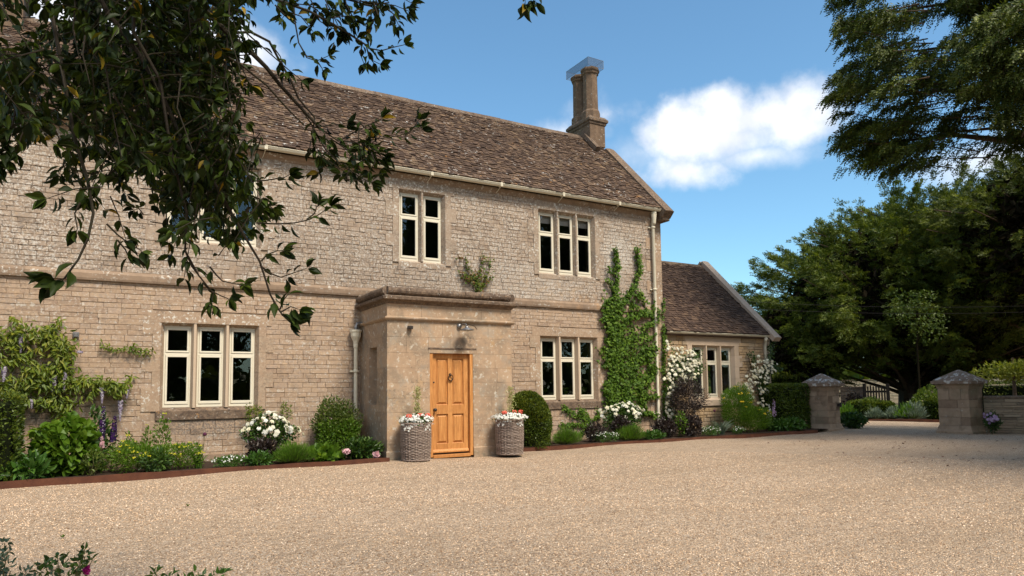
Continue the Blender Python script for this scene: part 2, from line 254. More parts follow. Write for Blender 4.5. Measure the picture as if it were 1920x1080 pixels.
def gravel_mat():
    mt, t, p, o = new_mat('pale_gravel')
    g = t.nodes.new('ShaderNodeNewGeometry'); P = g.outputs['Position']
    def vor(scale):
        v = t.nodes.new('ShaderNodeTexVoronoi'); v.inputs['Scale'].default_value = scale; t.links.new(P, v.inputs['Vector']); return v
    v1 = vor(78); v2 = vor(140)
    sp = t.nodes.new('ShaderNodeSeparateColor'); t.links.new(v1.outputs['Color'], sp.inputs[0])
    sp2 = t.nodes.new('ShaderNodeSeparateColor'); t.links.new(v2.outputs['Color'], sp2.inputs[0])
    cols = [(0, (.11, .07, .04)), (.15, (.29, .18, .095)), (.35, (.52, .36, .235)), (.6, (.68, .495, .345)), (.85, (.76, .60, .445)), (.95, (.82, .72, .59)), (.98, (.22, .19, .17)), (1, (.72, .68, .60))]
    c1 = ramp(t, sp.outputs[0], cols); c2 = ramp(t, sp2.outputs[1], cols)
    c = mixc(t, .4, c1, c2)
    big = maprange(t, noise(t, P, .55, 4), .35, .7); c = mixc(t, mathn(t, 'MULTIPLY', big, .42), c, (.47, .345, .235))
    mt_ = t.nodes.new('ShaderNodeMapping'); t.links.new(P, mt_.inputs[0]); mt_.inputs['Rotation'].default_value = (0, 0, radians(-14)); mt_.inputs['Scale'].default_value = (.10, 1.0, 1)
    trk = maprange(t, noise(t, mt_.outputs[0], .95, 3, .5), .50, .66); c = mixc(t, mathn(t, 'MULTIPLY', trk, .30), c, (.40, .285, .185))
    mid = maprange(t, noise(t, P, 6, 5, .7), .5, .7); c = mixc(t, mathn(t, 'MULTIPLY', mid, .35), c, (.34, .24, .16))
    dk = maprange(t, v1.outputs['Distance'], .35, .75); c = mixc(t, mathn(t, 'MULTIPLY', dk, .45), c, (.12, .08, .05))
    t.links.new(c, p.inputs['Base Color']); p.inputs['Roughness'].default_value = .9; p.inputs['Specular IOR Level'].default_value = .15
    h = mathn(t, 'ADD', mathn(t, 'MULTIPLY', v1.outputs['Distance'], -1.0), mathn(t, 'MULTIPLY', v2.outputs['Distance'], -.5))
    h = mathn(t, 'ADD', h, mathn(t, 'MULTIPLY', noise(t, P, 14, 5, .7), 2.2)); h = mathn(t, 'ADD', h, mathn(t, 'MULTIPLY', noise(t, P, 3.0, 4, .6), 9.0))
    b = t.nodes.new('ShaderNodeBump'); b.inputs['Strength'].default_value = 1.0; b.inputs['Distance'].default_value = .014
    t.links.new(h, b.inputs['Height']); t.links.new(b.outputs[0], p.inputs['Normal'])
    return mt
M_gravel = gravel_mat()
M_pebble = M('gravel_pebble', [(0, (.10, .065, .04)), (.28, (.28, .185, .11)), (.55, (.56, .405, .26)), (.82, (.72, .56, .385)), (.95, (.82, .72, .58)), (1, (.20, .18, .165))], .85, 30, .9, 0, 1, .2)
M_grass = M('lawn_grass', [(.05, .08, .02), (.09, .13, .03)], .95, 6, 0, .6, 60, .1)

# ------------------------------------------------------------------ mesh building
class MB:
    def __init__(s): s.v = []; s.f = []
    def add(s, verts, faces):
        b = len(s.v); s.v.extend([tuple(map(float, p)) for p in verts]); s.f.extend([tuple(i+b for i in f) for f in faces]); return s
    def box(s, x0, y0, z0, x1, y1, z1):
        return s.add([(x0, y0, z0), (x1, y0, z0), (x1, y1, z0), (x0, y1, z0), (x0, y0, z1), (x1, y0, z1), (x1, y1, z1), (x0, y1, z1)],
              [(0, 3, 2, 1), (4, 5, 6, 7), (0, 1, 5, 4), (1, 2, 6, 5), (2, 3, 7, 6), (3, 0, 4, 7)])
    def cbox(s, x0, y0, z0, x1, y1, z1, c=.006):        # box with chamfered edges (all 12)
        vs = []
        X, Y, Z = (x0, x1), (y0, y1), (z0, z1)
        pts = {}
        for i in (0, 1):
            for j in (0, 1):
                for k in (0, 1):
                    sx, sy, sz = (1, -1)[i], (1, -1)[j], (1, -1)[k]
                    pts[(i, j, k, 0)] = len(vs); vs.append((X[i], Y[j]+sy*c, Z[k]+sz*c))
                    pts[(i, j, k, 1)] = len(vs); vs.append((X[i]+sx*c, Y[j], Z[k]+sz*c))
                    pts[(i, j, k, 2)] = len(vs); vs.append((X[i]+sx*c, Y[j]+sy*c, Z[k]))
        q = pts; fs = []
        for i in (0, 1): fs.append([q[(i, 0, 0, 0)], q[(i, 1, 0, 0)], q[(i, 1, 1, 0)], q[(i, 0, 1, 0)]])
        for j in (0, 1): fs.append([q[(0, j, 0, 1)], q[(1, j, 0, 1)], q[(1, j, 1, 1)], q[(0, j, 1, 1)]])
        for k in (0, 1): fs.append([q[(0, 0, k, 2)], q[(1, 0, k, 2)], q[(1, 1, k, 2)], q[(0, 1, k, 2)]])
        for i in (0, 1):
            for j in (0, 1): fs.append([q[(i, j, 0, 0)], q[(i, j, 1, 0)], q[(i, j, 1, 1)], q[(i, j, 0, 1)]])
            for k in (0, 1): fs.append([q[(i, 0, k, 0)], q[(i, 1, k, 0)], q[(i, 1, k, 2)], q[(i, 0, k, 2)]])
        for j in (0, 1):
            for k in (0, 1): fs.append([q[(0, j, k, 1)], q[(1, j, k, 1)], q[(1, j, k, 2)], q[(0, j, k, 2)]])
        for i in (0, 1):
            for j in (0, 1):
                for k in (0, 1): fs.append([q[(i, j, k, 0)], q[(i, j, k, 1)], q[(i, j, k, 2)]])
        return s.add(vs, fs)
    def prism(s, poly, a, b, axis='z', cap=True):       # extrude a 2-D polygon along an axis
        n = len(poly)
        def P(p, h): return {'z': (p[0], p[1], h), 'x': (h, p[0], p[1]), 'y': (p[0], h, p[1])}[axis]
        vs = [P(p, a) for p in poly]+[P(p, b) for p in poly]
        fs = [(i, (i+1) % n, n+(i+1) % n, n+i) for i in range(n)]
        if cap: fs += [tuple(range(n-1, -1, -1)), tuple(range(n, 2*n))]
        return s.add(vs, fs)
    def tube(s, pts, rad, n=6, cap=True):
        pts = [np.array(p, float) for p in pts]; k = len(pts)
        if not hasattr(rad, '__len__'): rad = [rad]*k
        vs = []; prev = None
        for i, p in enumerate(pts):
            t = pts[min(i+1, k-1)]-pts[max(i-1, 0)]; t /= (np.linalg.norm(t)+1e-9)
            a = prev if prev is not None else (np.array([0, 0, 1.]) if abs(t[2]) < .9 else np.array([1., 0, 0]))
            u = a-t*(a@t); u /= (np.linalg.norm(u)+1e-9); w_ = np.cross(t, u); prev = u
            for j in range(n):
                q = 2*pi*j/n; vs.append(p+rad[i]*(cos(q)*u+sin(q)*w_))
        fs = [(i*n+j, i*n+(j+1) % n, (i+1)*n+(j+1) % n, (i+1)*n+j) for i in range(k-1) for j in range(n)]
        if cap: fs += [tuple(range(n-1, -1, -1)), tuple(range((k-1)*n, k*n))]
        return s.add(vs, fs)
    def lathe(s, prof, cx, cy, n=24, cap=True, rot=0):
        vs = [(cx+r*cos(2*pi*j/n+rot), cy+r*sin(2*pi*j/n+rot), z) for r, z in prof for j in range(n)]
        k = len(prof)
        fs = [(i*n+j, i*n+(j+1) % n, (i+1)*n+(j+1) % n, (i+1)*n+j) for i in range(k-1) for j in range(n)]
        if cap: fs += [tuple(range(n-1, -1, -1)), tuple(range((k-1)*n, k*n))]
        return s.add(vs, fs)
    def rot(s, cx, cy, ang):
        c, d = cos(ang), sin(ang)
        s.v = [((x-cx)*c-(y-cy)*d+cx, (x-cx)*d+(y-cy)*c+cy, z) for x, y, z in s.v]; return s
    def arrays(s):
        return np.array(s.v, float), s.f

class LV:                                               # numpy bag of many small equal leaves
    def __init__(s): s.V = []; s.Fs = []; s.n = 0
    def add(s, V, tmpl_faces, k):
        """V: (n,k,3)"""
        n = len(V)
        if n == 0: return s
        for f in tmpl_faces:
            a = np.array(f)[None, :]+(np.arange(n)*k)[:, None]+s.n
            s.Fs.append(a)
        s.V.append(V.reshape(-1, 3)); s.n += n*k; return s

wloc = {}
def link(o, parent, loc):
    col.objects.link(o)
    if parent is not None:
        o.parent = parent; wp = wloc[parent]; o.location = tuple(np.array(loc)-wp)
    else: o.location = tuple(loc)
    wloc[o] = np.array(loc, float)
def tag(o, label=None, cat=None, group=None, kind=None):
    if label: o['label'] = label
    if cat: o['category'] = cat
    if group: o['group'] = group
    if kind: o['kind'] = kind
    return o
def thing(name, label, cat, loc, group=None):
    o = bpy.data.objects.new(name, None); o.empty_display_size = .2; link(o, None, loc); return tag(o, label, cat, group)
def obj(name, mb, mat, parent=None, loc=None, smooth=False, label=None, cat=None, group=None, kind=None):
    me = bpy.data.meshes.new(name)
    if loc is None: loc = wloc[parent] if parent is not None else (0, 0, 0)
    loc = np.array(loc, float)
    if isinstance(mb, LV):
        V = np.concatenate(mb.V)-loc
        me.vertices.add(len(V)); me.vertices.foreach_set('co', V.astype(np.float32).ravel())
        sizes = np.concatenate([np.full(len(a), a.shape[1]) for a in mb.Fs]); loops = np.concatenate([a.ravel() for a in mb.Fs])
        me.loops.add(len(loops)); me.loops.foreach_set('vertex_index', loops.astype(np.int32))
        me.polygons.add(len(sizes)); me.polygons.foreach_set('loop_start', (np.cumsum(sizes)-sizes).astype(np.int32))
        me.update(calc_edges=True); me.validate()
    else:
        V, F = mb.arrays(); me.from_pydata((V-loc).tolist(), [], F); me.update()
    me.materials.append(mat)
    if smooth: me.polygons.foreach_set('use_smooth', [True]*len(me.polygons))
    o = bpy.data.objects.new(name, me); link(o, parent, loc)
    return tag(o, label, cat, group, kind)

def unit(a): return a/(np.linalg.norm(a, axis=-1, keepdims=True)+1e-9)
def rdir(n): return unit(rng.normal(size=(n, 3)))
T_RH = (np.array([(0, 0, 0), (.5, .5, 0), (1, 0, 0), (.5, -.5, 0)], float), [(0, 1, 2, 3)])
T_LF = (np.array([(0, 0, 0), (.35, .5, .12), (.72, .36, .10), (1, 0, -.08), (.72, -.36, .10), (.35, -.5, .12), (.5, 0, 0)], float), [(0, 6, 1), (6, 2, 1), (6, 3, 2), (0, 5, 6), (6, 5, 4), (6, 4, 3)])
T_HOL = (np.array([(0, 0, 0), (.10, .05, 0), (.30, .42, .10), (.55, .50, .13), (.80, .26, .05), (1, 0, -.10), (.80, -.26, .05), (.55, -.50, .13), (.30, -.42, .10), (.10, -.05, 0), (.32, 0, .01), (.58, 0, .01), (.8, 0, -.03)], float),
         [(0, 10, 2, 1), (10, 11, 3, 2), (11, 12, 4, 3), (12, 5, 4), (0, 9, 8, 10), (10, 8, 7, 11), (11, 7, 6, 12), (12, 6, 5)])
T_IVY = (np.array([(0, 0, 0), (.05, .42, 0), (.45, .55, .05), (.50, .22, .02), (1, 0, -.06), (.50, -.22, .02), (.45, -.55, .05), (.05, -.42, 0), (.3, 0, .03)], float),
         [(0, 8, 2, 1), (8, 4, 3, 2), (8, 6, 5, 4), (0, 7, 6, 8)])
T_BL = (np.array([(0, .5, 0), (0, -.5, 0), (.4, -.42, .06), (.4, .42, .06), (.75, -.28, .0), (.75, .28, .0), (1, 0, -.12)], float), [(0, 1, 2, 3), (3, 2, 4, 5), (5, 4, 6)])
_pt = [(0, 0, 0)]; _pf = []
for j in range(5):
    q = 2*pi*j/5
    _pt += [(.5*cos(q-.55), .5*sin(q-.55), .16), (.62*cos(q), .62*sin(q), .10), (.5*cos(q+.55), .5*sin(q+.55), .16)]
    _pf.append((0, 1+3*j, 2+3*j, 3+3*j))
T_FL = (np.array(_pt, float), _pf)
def leaves(lv, P, D, Nn, L, W, T=T_RH):
    """P base, D direction, Nn rough normal, L length, W width"""
    n = len(P)
    if n == 0: return lv
    D = unit(np.asarray(D, float)); S = unit(np.cross(Nn, D)); Z = np.cross(D, S)
    L = np.broadcast_to(L, (n,))[:, None, None]; W = np.broadcast_to(W, (n,))[:, None, None]
    t, f = T
    V = P[:, None, :]+t[None, :, 0:1]*L*D[:, None, :]+t[None, :, 1:2]*W*S[:, None, :]+t[None, :, 2:3]*L*Z[:, None, :]
    return lv.add(V, f, len(t))
def flowers(lv, P, Nn, size):                           # five-petal blooms facing Nn
    n = len(P)
    D = unit(np.cross(Nn, rdir(n)))
    return leaves(lv, P, D, Nn, size, size, T_FL)
def in_ellip(n, c, r, shell=.0):
    d = rdir(n); rad = (shell+(1-shell)*rng.random((n, 1))**(1/3)) if shell < 1 else np.ones((n, 1))
    return np.array(c)+d*rad*np.array(r), d

# ------------------------------------------------------------------ setting: ground, gravel, beds
g = MB(); S_ = 900
g.add([(-S_, -S_, -.10), (S_, -S_, -.10), (S_, S_, -.10), (-S_, S_, -.10)], [(0, 1, 2, 3)])
obj('ground', g, M_grass, loc=(0, 0, -.10), kind='structure')
# gravel sheet: a gently uneven grid
gx = np.linspace(-16, 40, 170); gy = np.linspace(-26, 6.5, 110)
def gz(x, y):
    return .018*np.sin(x*.7+.6*np.sin(y*.9))+.016*np.sin(y*.83+1.3*np.sin(x*.37))-.012 + .012*np.sin(x*2.1+y*1.7)
LVg = LV(); XX, YY = np.meshgrid(gx, gy)
ZZ = gz(XX, YY)
edge = np.maximum.reduce([np.clip((gx.min()+2-XX)/2, 0, 1), np.clip((XX-gx.max()+2)/2, 0, 1), np.clip((gy.min()+2-YY)/2, 0, 1), np.clip((YY-gy.max()+1)/1, 0, 1)])
ZZ = ZZ-edge*.15
V = np.stack([XX, YY, ZZ], -1).reshape(-1, 3); nx = len(gx)
idx = np.arange(len(V)).reshape(len(gy), nx)
LVg.V = [V]; LVg.Fs = [np.stack([idx[:-1, :-1], idx[:-1, 1:], idx[1:, 1:], idx[1:, :-1]], -1).reshape(-1, 4)]; LVg.n = len(V)
obj('gravel_drive', LVg, M_gravel, smooth=True, kind='structure')
# loose pebbles lying on the sheet where it is seen close up
def pebbles(n, near, far):
    lv = LV()
    th = rng.uniform(radians(22), radians(102), n); r = near+(far-near)*rng.random(n)**1.25
    x = CAM[0]+r*np.cos(th); y = CAM[1]+r*np.sin(th)
    k = (y < np.where(x < 6.3, -1.88, -1.36)) & ~((x > 4.8) & (x < 7.75) & (y > -1.68)); x, y = x[k], y[k]; n = len(x)
    P = np.stack([x, y, gz(x, y)+.002], -1)
    s = rng.uniform(.004, .0062, n)*rng.choice([1, 1.15, 1.6], n, p=[.55, .37, .08])*(1+.25*(r[k] > 8))
    a = rng.random(n)*2*pi; el = rng.uniform(.6, 1, n); h = rng.uniform(.35, .7, n)
    base = np.array([(1, 0, -.2), (.45, .8, -.2), (-.6, .7, -.2), (-1, -.1, -.2), (-.4, -.8, -.2), (.6, -.75, -.2), (.35, .2, 1), (-.4, .1, .85)])
    V = np.repeat(base[None], n, 0)+rng.normal(0, .12, (n, 8, 3))
    V = V*np.stack([s, s*el, s*h], -1)[:, None, :]
    ca, sa = np.cos(a)[:, None], np.sin(a)[:, None]
    X = V[..., 0]*ca-V[..., 1]*sa; Y = V[..., 0]*sa+V[..., 1]*ca
    V = np.stack([X, Y, V[..., 2]], -1)+P[:, None, :]
    lv.add(V, [(0, 1, 6), (1, 2, 7), (2, 3, 7), (3, 4, 7), (4, 5, 6), (5, 0, 6), (1, 7, 6), (4, 6, 7)], 8)
    return lv
obj('loose_gravel', pebbles(110000, 4.0, 15), M_pebble, kind='stuff')
# beds of soil
def bed(name, x0, y0, x1, y1, z=.07):
    b = MB(); nx_, ny_ = int((x1-x0)*6)+2, max(3, int((y1-y0)*6))
    xs = np.linspace(x0, x1, nx_); ys = np.linspace(y0, y1, ny_)
    vs = [(x, y, z+.02*random.random()) for y in ys for x in xs]
    fs = [(j*nx_+i, j*nx_+i+1, (j+1)*nx_+i+1, (j+1)*nx_+i) for j in range(ny_-1) for i in range(nx_-1)]
    b.add(vs, fs); return obj(name, b, M_soil, kind='structure')
bed('flower_bed', -9, -1.84, 4.84, .0, .035); bed('flower_bed', 7.69, -1.29, 19.0, .08, .05)

# ------------------------------------------------------------------ masonry helpers
def rows_between(z0, z1, lo, hi):
    out = [z0]
    while out[-1] < z1-1e-6:
        h = random.uniform(lo, hi)
        if z1-(out[-1]+h) < lo*.7: h = z1-out[-1]
        out.append(out[-1]+h)
    return out
def stones(mb, x0, x1, rows, excl, mapf, wl=.16, wh=.42, gap=.0025, prot=(.0, .007), back=.006, jit=.004, cham=.003):
    """courses of individual stones on a wall plane; mapf(x, depth, z) -> world (depth>0 is into the wall)"""
    for zi in range(len(rows)-1):
        za, zb = rows[zi], rows[zi+1]; zm = (za+zb)/2
        spans = [(x0, x1)]
        for (ex0, ez0, ex1, ez1) in excl:
            if ez0 < zm < ez1:
                ns = []
                for a, b in spans:
                    if ex1 <= a or ex0 >= b: ns.append((a, b)); continue
                    if ex0 > a: ns.append((a, ex0))
                    if ex1 < b: ns.append((ex1, b))
                spans = ns
        for a, b in spans:
            x = a
            while x < b-.02:
                L = random.uniform(wl, wh)*(1.25 if random.random() < .2 else 1)
                if b-(x+L) < wl*.7: L = b-x
                p = random.uniform(*prot); c = cham
                j = lambda: random.uniform(-jit, jit)
                xa, xb, z_a, z_b = x+gap/2, x+L-gap/2, za+gap/2, zb-gap/2
                vs = [mapf(xa, back, z_a), mapf(xb, back, z_a), mapf(xb, back, z_b), mapf(xa, back, z_b)]
                jj = [(j(), j()) for _ in range(4)]; t1, t2 = random.uniform(-.003, .003), random.uniform(-.003, .003)
                fr = [mapf(xa+c+abs(jj[0][0]), -p+t1, z_a+c+abs(jj[0][1])), mapf(xb-c-abs(jj[1][0]), -p+t2, z_a+c+abs(jj[1][1])), mapf(xb-c-abs(jj[2][0]), -p-t1, z_b-c-abs(jj[2][1])), mapf(xa+c+abs(jj[3][0]), -p-t2, z_b-c-abs(jj[3][1]))]
                mb.add(vs+fr, [(4, 5, 6, 7), (0, 1, 5, 4), (1, 2, 6, 5), (2, 3, 7, 6), (3, 0, 4, 7)])
                x += L
def holed_wall(mb, x0, x1, z0, z1, d0, d1, holes, mapf):
    xs = sorted({x0, x1, *[h[0] for h in holes], *[h[2] for h in holes]}); zs = sorted({z0, z1, *[h[1] for h in holes], *[h[3] for h in holes]})
    for i in range(len(xs)-1):
        for k in range(len(zs)-1):
            xm, zm = (xs[i]+xs[i+1])/2, (zs[k]+zs[k+1])/2
            if any(h[0] < xm < h[2] and h[1] < zm < h[3] for h in holes): continue
            A = [mapf(xs[i], d, zs[k]) for d in (d0, d1)]; B = [mapf(xs[i+1], d, zs[k]) for d in (d0, d1)]
            Cc = [mapf(xs[i+1], d, zs[k+1]) for d in (d0, d1)]; Dd = [mapf(xs[i], d, zs[k+1]) for d in (d0, d1)]
            mb.add([A[0], B[0], Cc[0], Dd[0]], [(0, 1, 2, 3)]); mb.add([A[1], B[1], Cc[1], Dd[1]], [(0, 3, 2, 1)])
    for h in holes:
        for (a, b, c, d) in ((h[0], h[1], h[0], h[3]), (h[2], h[1], h[2], h[3]), (h[0], h[1], h[2], h[1]), (h[0], h[3], h[2], h[3])):
            mb.add([mapf(a, d0, b), mapf(a, d1, b), mapf(c, d1, d), mapf(c, d0, d)], [(0, 1, 2, 3)])
front = lambda Y: (lambda x, d, z: (x, Y+d, z))
def tiles(mb, x0, x1, p0, p1, e0, e1, wl=.14, wh=.30, cut=None):
    """stone slates on a slope from eave p0=(y,z) to ridge p1; exposure e0 (eave) to e1 (ridge)"""
    p0, p1 = np.array(p0, float), np.array(p1, float); L = np.linalg.norm(p1-p0); t = (p1-p0)/L; nrm = np.array([-t[1], t[0]])
    if nrm[1] < 0: nrm = -nrm
    s = 0.0; r = 0
    while s < L-.02:
        e = e0+(e1-e0)*s/L; x = x0-random.uniform(0, .1)
        while x < x1:
            wd = random.uniform(wl, wh); xe = min(x+wd, x1)
            if xe-max(x, x0) > .03:
                xa, xb = max(x, x0)+.002, xe-.002
                th = random.uniform(.014, .028); lift = random.uniform(.010, .028); ds = random.uniform(-.018, .014)
                a0, a1 = s+ds, min(s+e*1.6, L)
                q0 = p0+t*a0+nrm*(lift+.006); q1 = p0+t*a1+nrm*.004
                w1, w2 = random.uniform(-.004, .004), random.uniform(-.006, .006)
                vs = []
                for X, wv, dd in ((xa, w1, w2), (xb, -w1, -w2)):
                    for q, k in ((q0, 1), (q1, 0)):
                        qq = q+t*(dd if k else 0)
                        vs.append((X, *(qq+nrm*(wv if k else 0)))); vs.append((X, *(qq+nrm*(th+(wv if k else 0)))))
                # 0 low-bot 1 low-top 2 hi-bot 3 hi-top (xa); 4..7 (xb)
                mb.add(vs, [(1, 5, 7, 3), (0, 4, 5, 1), (0, 1, 3, 2), (4, 6, 7, 5)])
            x += wd
        s += e; r += 1

# ------------------------------------------------------------------ windows
def window(root, x0, x1, z0, z1, n, Y=0.0, mS=M_ash, mSill=M_weath, blinds=False, name='window', jw=.14, hl=.22, lights=None):
    f = front(Y); W = obj(name, surround(x0, x1, z0, z1, Y, jw, hl), mS, root)
    s = MB(); zc = z0
    if z0 > 3: s.prism([(Y-.012, z0-.13), (Y-.012, z0-.02), (Y+.10, z0+.03), (Y+.26, z0+.03), (Y+.26, z0-.13)], x0-.004, x1+.004, 'x')
    else: s.prism([(Y-.035, z0-.20), (Y-.035, z0-.035), (Y+.10, z0+.03), (Y+.26, z0+.03), (Y+.26, z0-.20)], x0-.06, x1+.06, 'x')
    obj('sill', s, mSill, W)
    ia, ib = x0+.06, x1-.06; mw = .11; lw = ((ib-ia)-mw*(n-1))/n
    for k in range(n-1):
        xm = ia+lw*(k+1)+mw*(k+.5); mm = MB()
        poly = [(xm-.022, Y-.004), (xm+.022, Y-.004), (xm+.054, Y+.10), (xm+.054, Y+.23), (xm-.054, Y+.23), (xm-.054, Y+.10)]
        mm.prism(poly, z0+.02, z1-.0, 'z'); obj('mullion', mm, M_mull if z0 < 3 else mS, W)
    zt = z0+1.035 if z1-z0 > 1.5 else z0+(z1-z0)*.62
    for k in range(n):
        a = ia+(lw+mw)*k; b = a+lw; fr = MB(); y0, y1 = Y+.115, Y+.175
        za, zb = z0+.03, z1-.05
        for (p, q, u, v) in ((a, za, b, za+.06), (a, zb-.04, b, zb), (a, zt-.005, b, zt+.045)): fr.cbox(p, y0, q, u, y1, v, .004)
        fr.cbox(a, y0+.001, za+.06, a+.033, y1, zt-.005, .004); fr.cbox(b-.033, y0+.001, za+.06, b, y1, zt-.005, .004)
        fr.cbox(a, y0+.001, zt+.045, a+.033, y1, zb-.04, .004); fr.cbox(b-.033, y0+.001, zt+.045, b, y1, zb-.04, .004)
        obj('frame', fr, M_frame, W)
        for (c0, c1, br) in ((za+.062, zt-.007, .055), (zt+.047, zb-.042, .034)):
            cs = MB(); yy = y0-.012
            xa, xb = a+.035, b-.035; t = .036
            cs.cbox(xa, yy, c0, xb, yy+.045, c0+br, .004); cs.cbox(xa, yy, c1-t, xb, yy+.045, c1, .004)
            cs.cbox(xa, yy+.001, c0+br, xa+t, yy+.045, c1-t, .004); cs.cbox(xb-t, yy+.001, c0+br, xb, yy+.045, c1-t, .004)
            c_ = obj('casement', cs, M_frame, W)
            gl = MB(); gl.add([(xa+t-.004, yy+.028, c0+br-.004), (xb-t+.004, yy+.028, c0+br-.004), (xb-t+.004, yy+.028, c1-t+.004), (xa+t-.004, yy+.028, c1-t+.004)], [(0, 1, 2, 3)])
            obj('pane', gl, M_glass, W)
        if blinds:
            bl = MB(); h = .20
            nf = 5
            for q in range(nf): bl.add([(a, Y+.215+.006*(q % 2), zb-h-.055+q*(h+.05)/nf), (b, Y+.215+.006*(q % 2), zb-h-.05+q*(h+.05)/nf), (b, Y+.215+.006*((q+1) % 2), zb-h-.05+(q+1)*(h+.05)/nf), (a, Y+.215+.006*((q+1) % 2), zb-h-.055+(q+1)*(h+.05)/nf)], [(0, 1, 2, 3)])
            obj('blind', bl, M_blind, W)
    return W
def surround(x0, x1, z0, z1, Y, jw, hl):
    s = MB(); f = Y-.014
    zs = [z0-.035]; big = random.random() < .5
    while zs[-1] < z1-.005:
        h = random.uniform(.26, .44)
        if z1-(zs[-1]+h) < .2: h = z1-zs[-1]
        zs.append(zs[-1]+h)
    for i in range(len(zs)-1):
        e = jw if (i % 2 == 0) ^ big else jw+.17
        g_ = .0015; e2 = jw if (i % 2 == 0) else jw+.14
        s.prism([(x0-e, f), (x0, f), (x0+.06, Y+.10), (x0+.06, Y+.25), (x0-e, Y+.25)], zs[i]+g_, zs[i+1]-g_, 'z')
        s.prism([(x1+e2, f), (x1+e2, Y+.25), (x1-.06, Y+.25), (x1-.06, Y+.10), (x1, f)], zs[i]+g_, zs[i+1]-g_, 'z')
    n = 2; xs = [x0-jw-.1, (x0+x1)/2+random.uniform(-.2, .2), x1+jw+.1]
    for i in range(n):
        s.prism([(f-.001, z1+hl), (f-.001, z1+.001), (Y+.10, z1-.05), (Y+.25, z1-.05), (Y+.25, z1+hl)], xs[i]+.001, xs[i+1]-.001, 'x')
    return s

# ------------------------------------------------------------------ farmhouse
HX0, HX1, HD = -9.0, 13.6, 5.4
house = thing('farmhouse', 'long two storey honey stone farmhouse with brown stone slate roof and porch', 'house', (5, 0, 0))
W_open = [(0.98, 1.05, 2.75, 2.69, 3), (9.48, 1.05, 11.27, 2.69, 3), (0.98, 4.28, 2.75, 5.93, 3), (5.73, 4.28, 6.89, 5.93, 2), (9.48, 4.28, 11.27, 5.93, 3), (-4.8, 1.05, -3.05, 2.69, 3), (-4.8, 4.28, -3.05, 5.93, 3)]
holes = [(a-.02, b-.02, c+.02, d+.02) for a, b, c, d, n in W_open]
wb = MB(); ff = front(0)
holed_wall(wb, HX0, HX1-.02, -.1, 6.30, .012, .45, holes, ff)
wb.box(HX0, .012, -.1, HX0+.4, HD, 6.3); wb.box(HX1-.42, .03, -.1, HX1-.012, HD, 6.3); wb.box(HX0, HD-.4, -.1, HX1-.02, HD, 6.3)
for X in (HX0, HX1-.42): wb.prism([(0.03, 6.3), (HD, 6.3), (HD/2, 9.05)], X, X+.40, 'x')
wall = obj('wall', wb, M_mortar, house)
st = MB()
exq = []
for a, b, c, d, n in W_open: exq.append((a-.14, b-(.20 if b < 3 else .13), c+.14, d+.22))
rows_lo = rows_between(0, .84, .095, .13)+rows_between(.84, 2.93, .082, .112)[1:]+rows_between(2.93, 3.41, .07, .10)[1:]
rows_hi = rows_between(3.60, 6.17, .075, .112)
rows_lo = sorted(set(rows_lo)); 
qx = HX1-.34
stones(st, HX0, qx, rows_lo, exq+[(4.86, -1, 7.66, 3.5)], ff, .15, .42, prot=(-.002, .008), jit=.005)
obj('rubble_facing', st, M_rub, wall); st = MB()
stones(st, HX0, qx, rows_hi, exq, ff, .11, .30, prot=(-.003, .011), jit=.007)
obj('rubble_facing', st, M_rubhi, wall)
# quoins at the right corner
qs = MB(); z = 0.0; k = 0
while z < 6.16:
    h = random.uniform(.26, .38); h = min(h, 6.17-z)
    if h < .05: break
    xl = HX1-(.36 if k % 2 else .56)
    if not (3.41 < z+.1 < 3.60): pass
    qs.cbox(xl, -.016, z+.001, HX1+.002, .6 if k % 2 == 0 else .3, z+h-.001, .006); z += h; k += 1
obj('quoin', qs, M_ash, wall)
sc_ = MB(); x = HX0
while x < HX1:
    L = min(random.uniform(.8, 1.3), HX1-x+.03)
    sc_.prism([(.01, 3.41), (-.055, 3.41), (-.065, 3.45), (-.065, 3.535), (-.012, 3.60), (.01, 3.60)], x+.001, x+L-.001, 'x'); x += L
obj('string_course', sc_, M_string, wall)
# plinth
pl = MB(); pl.box(HX0, -.05, -.08, 4.85, .0, .17); obj('plinth', pl, M_string, wall); pl = MB(); pl.box(7.68, -.05, -.08, HX1+.02, .0, .15)
obj('plinth', pl, M_string, wall)
# eaves cornice
co = MB(); co.prism([(.05, 6.14), (-.02, 6.14), (-.03, 6.17), (-.10, 6.235), (-.105, 6.27), (.05, 6.27)], HX0, HX1+.02, 'x')
obj('cornice', co, M_string, wall)
# gable face stones (right) seen only from a step aside
gs = MB(); gm = lambda y, d, z: (HX1-.0-d, y, z)
rg = rows_between(.0, 9.0, .09, .13); 
for i in range(len(rg)-1):
    zc = (rg[i]+rg[i+1])/2; ya, yb = (.34, HD-.02) if zc < 6.2 else (max(.34, (zc-6.2)+.12), HD-(zc-6.2)-.1)
    if yb-ya > .3: stones(gs, ya, yb, [rg[i], rg[i+1]], [], gm, .16, .42)
obj('rubble_facing', gs, M_rub, wall)
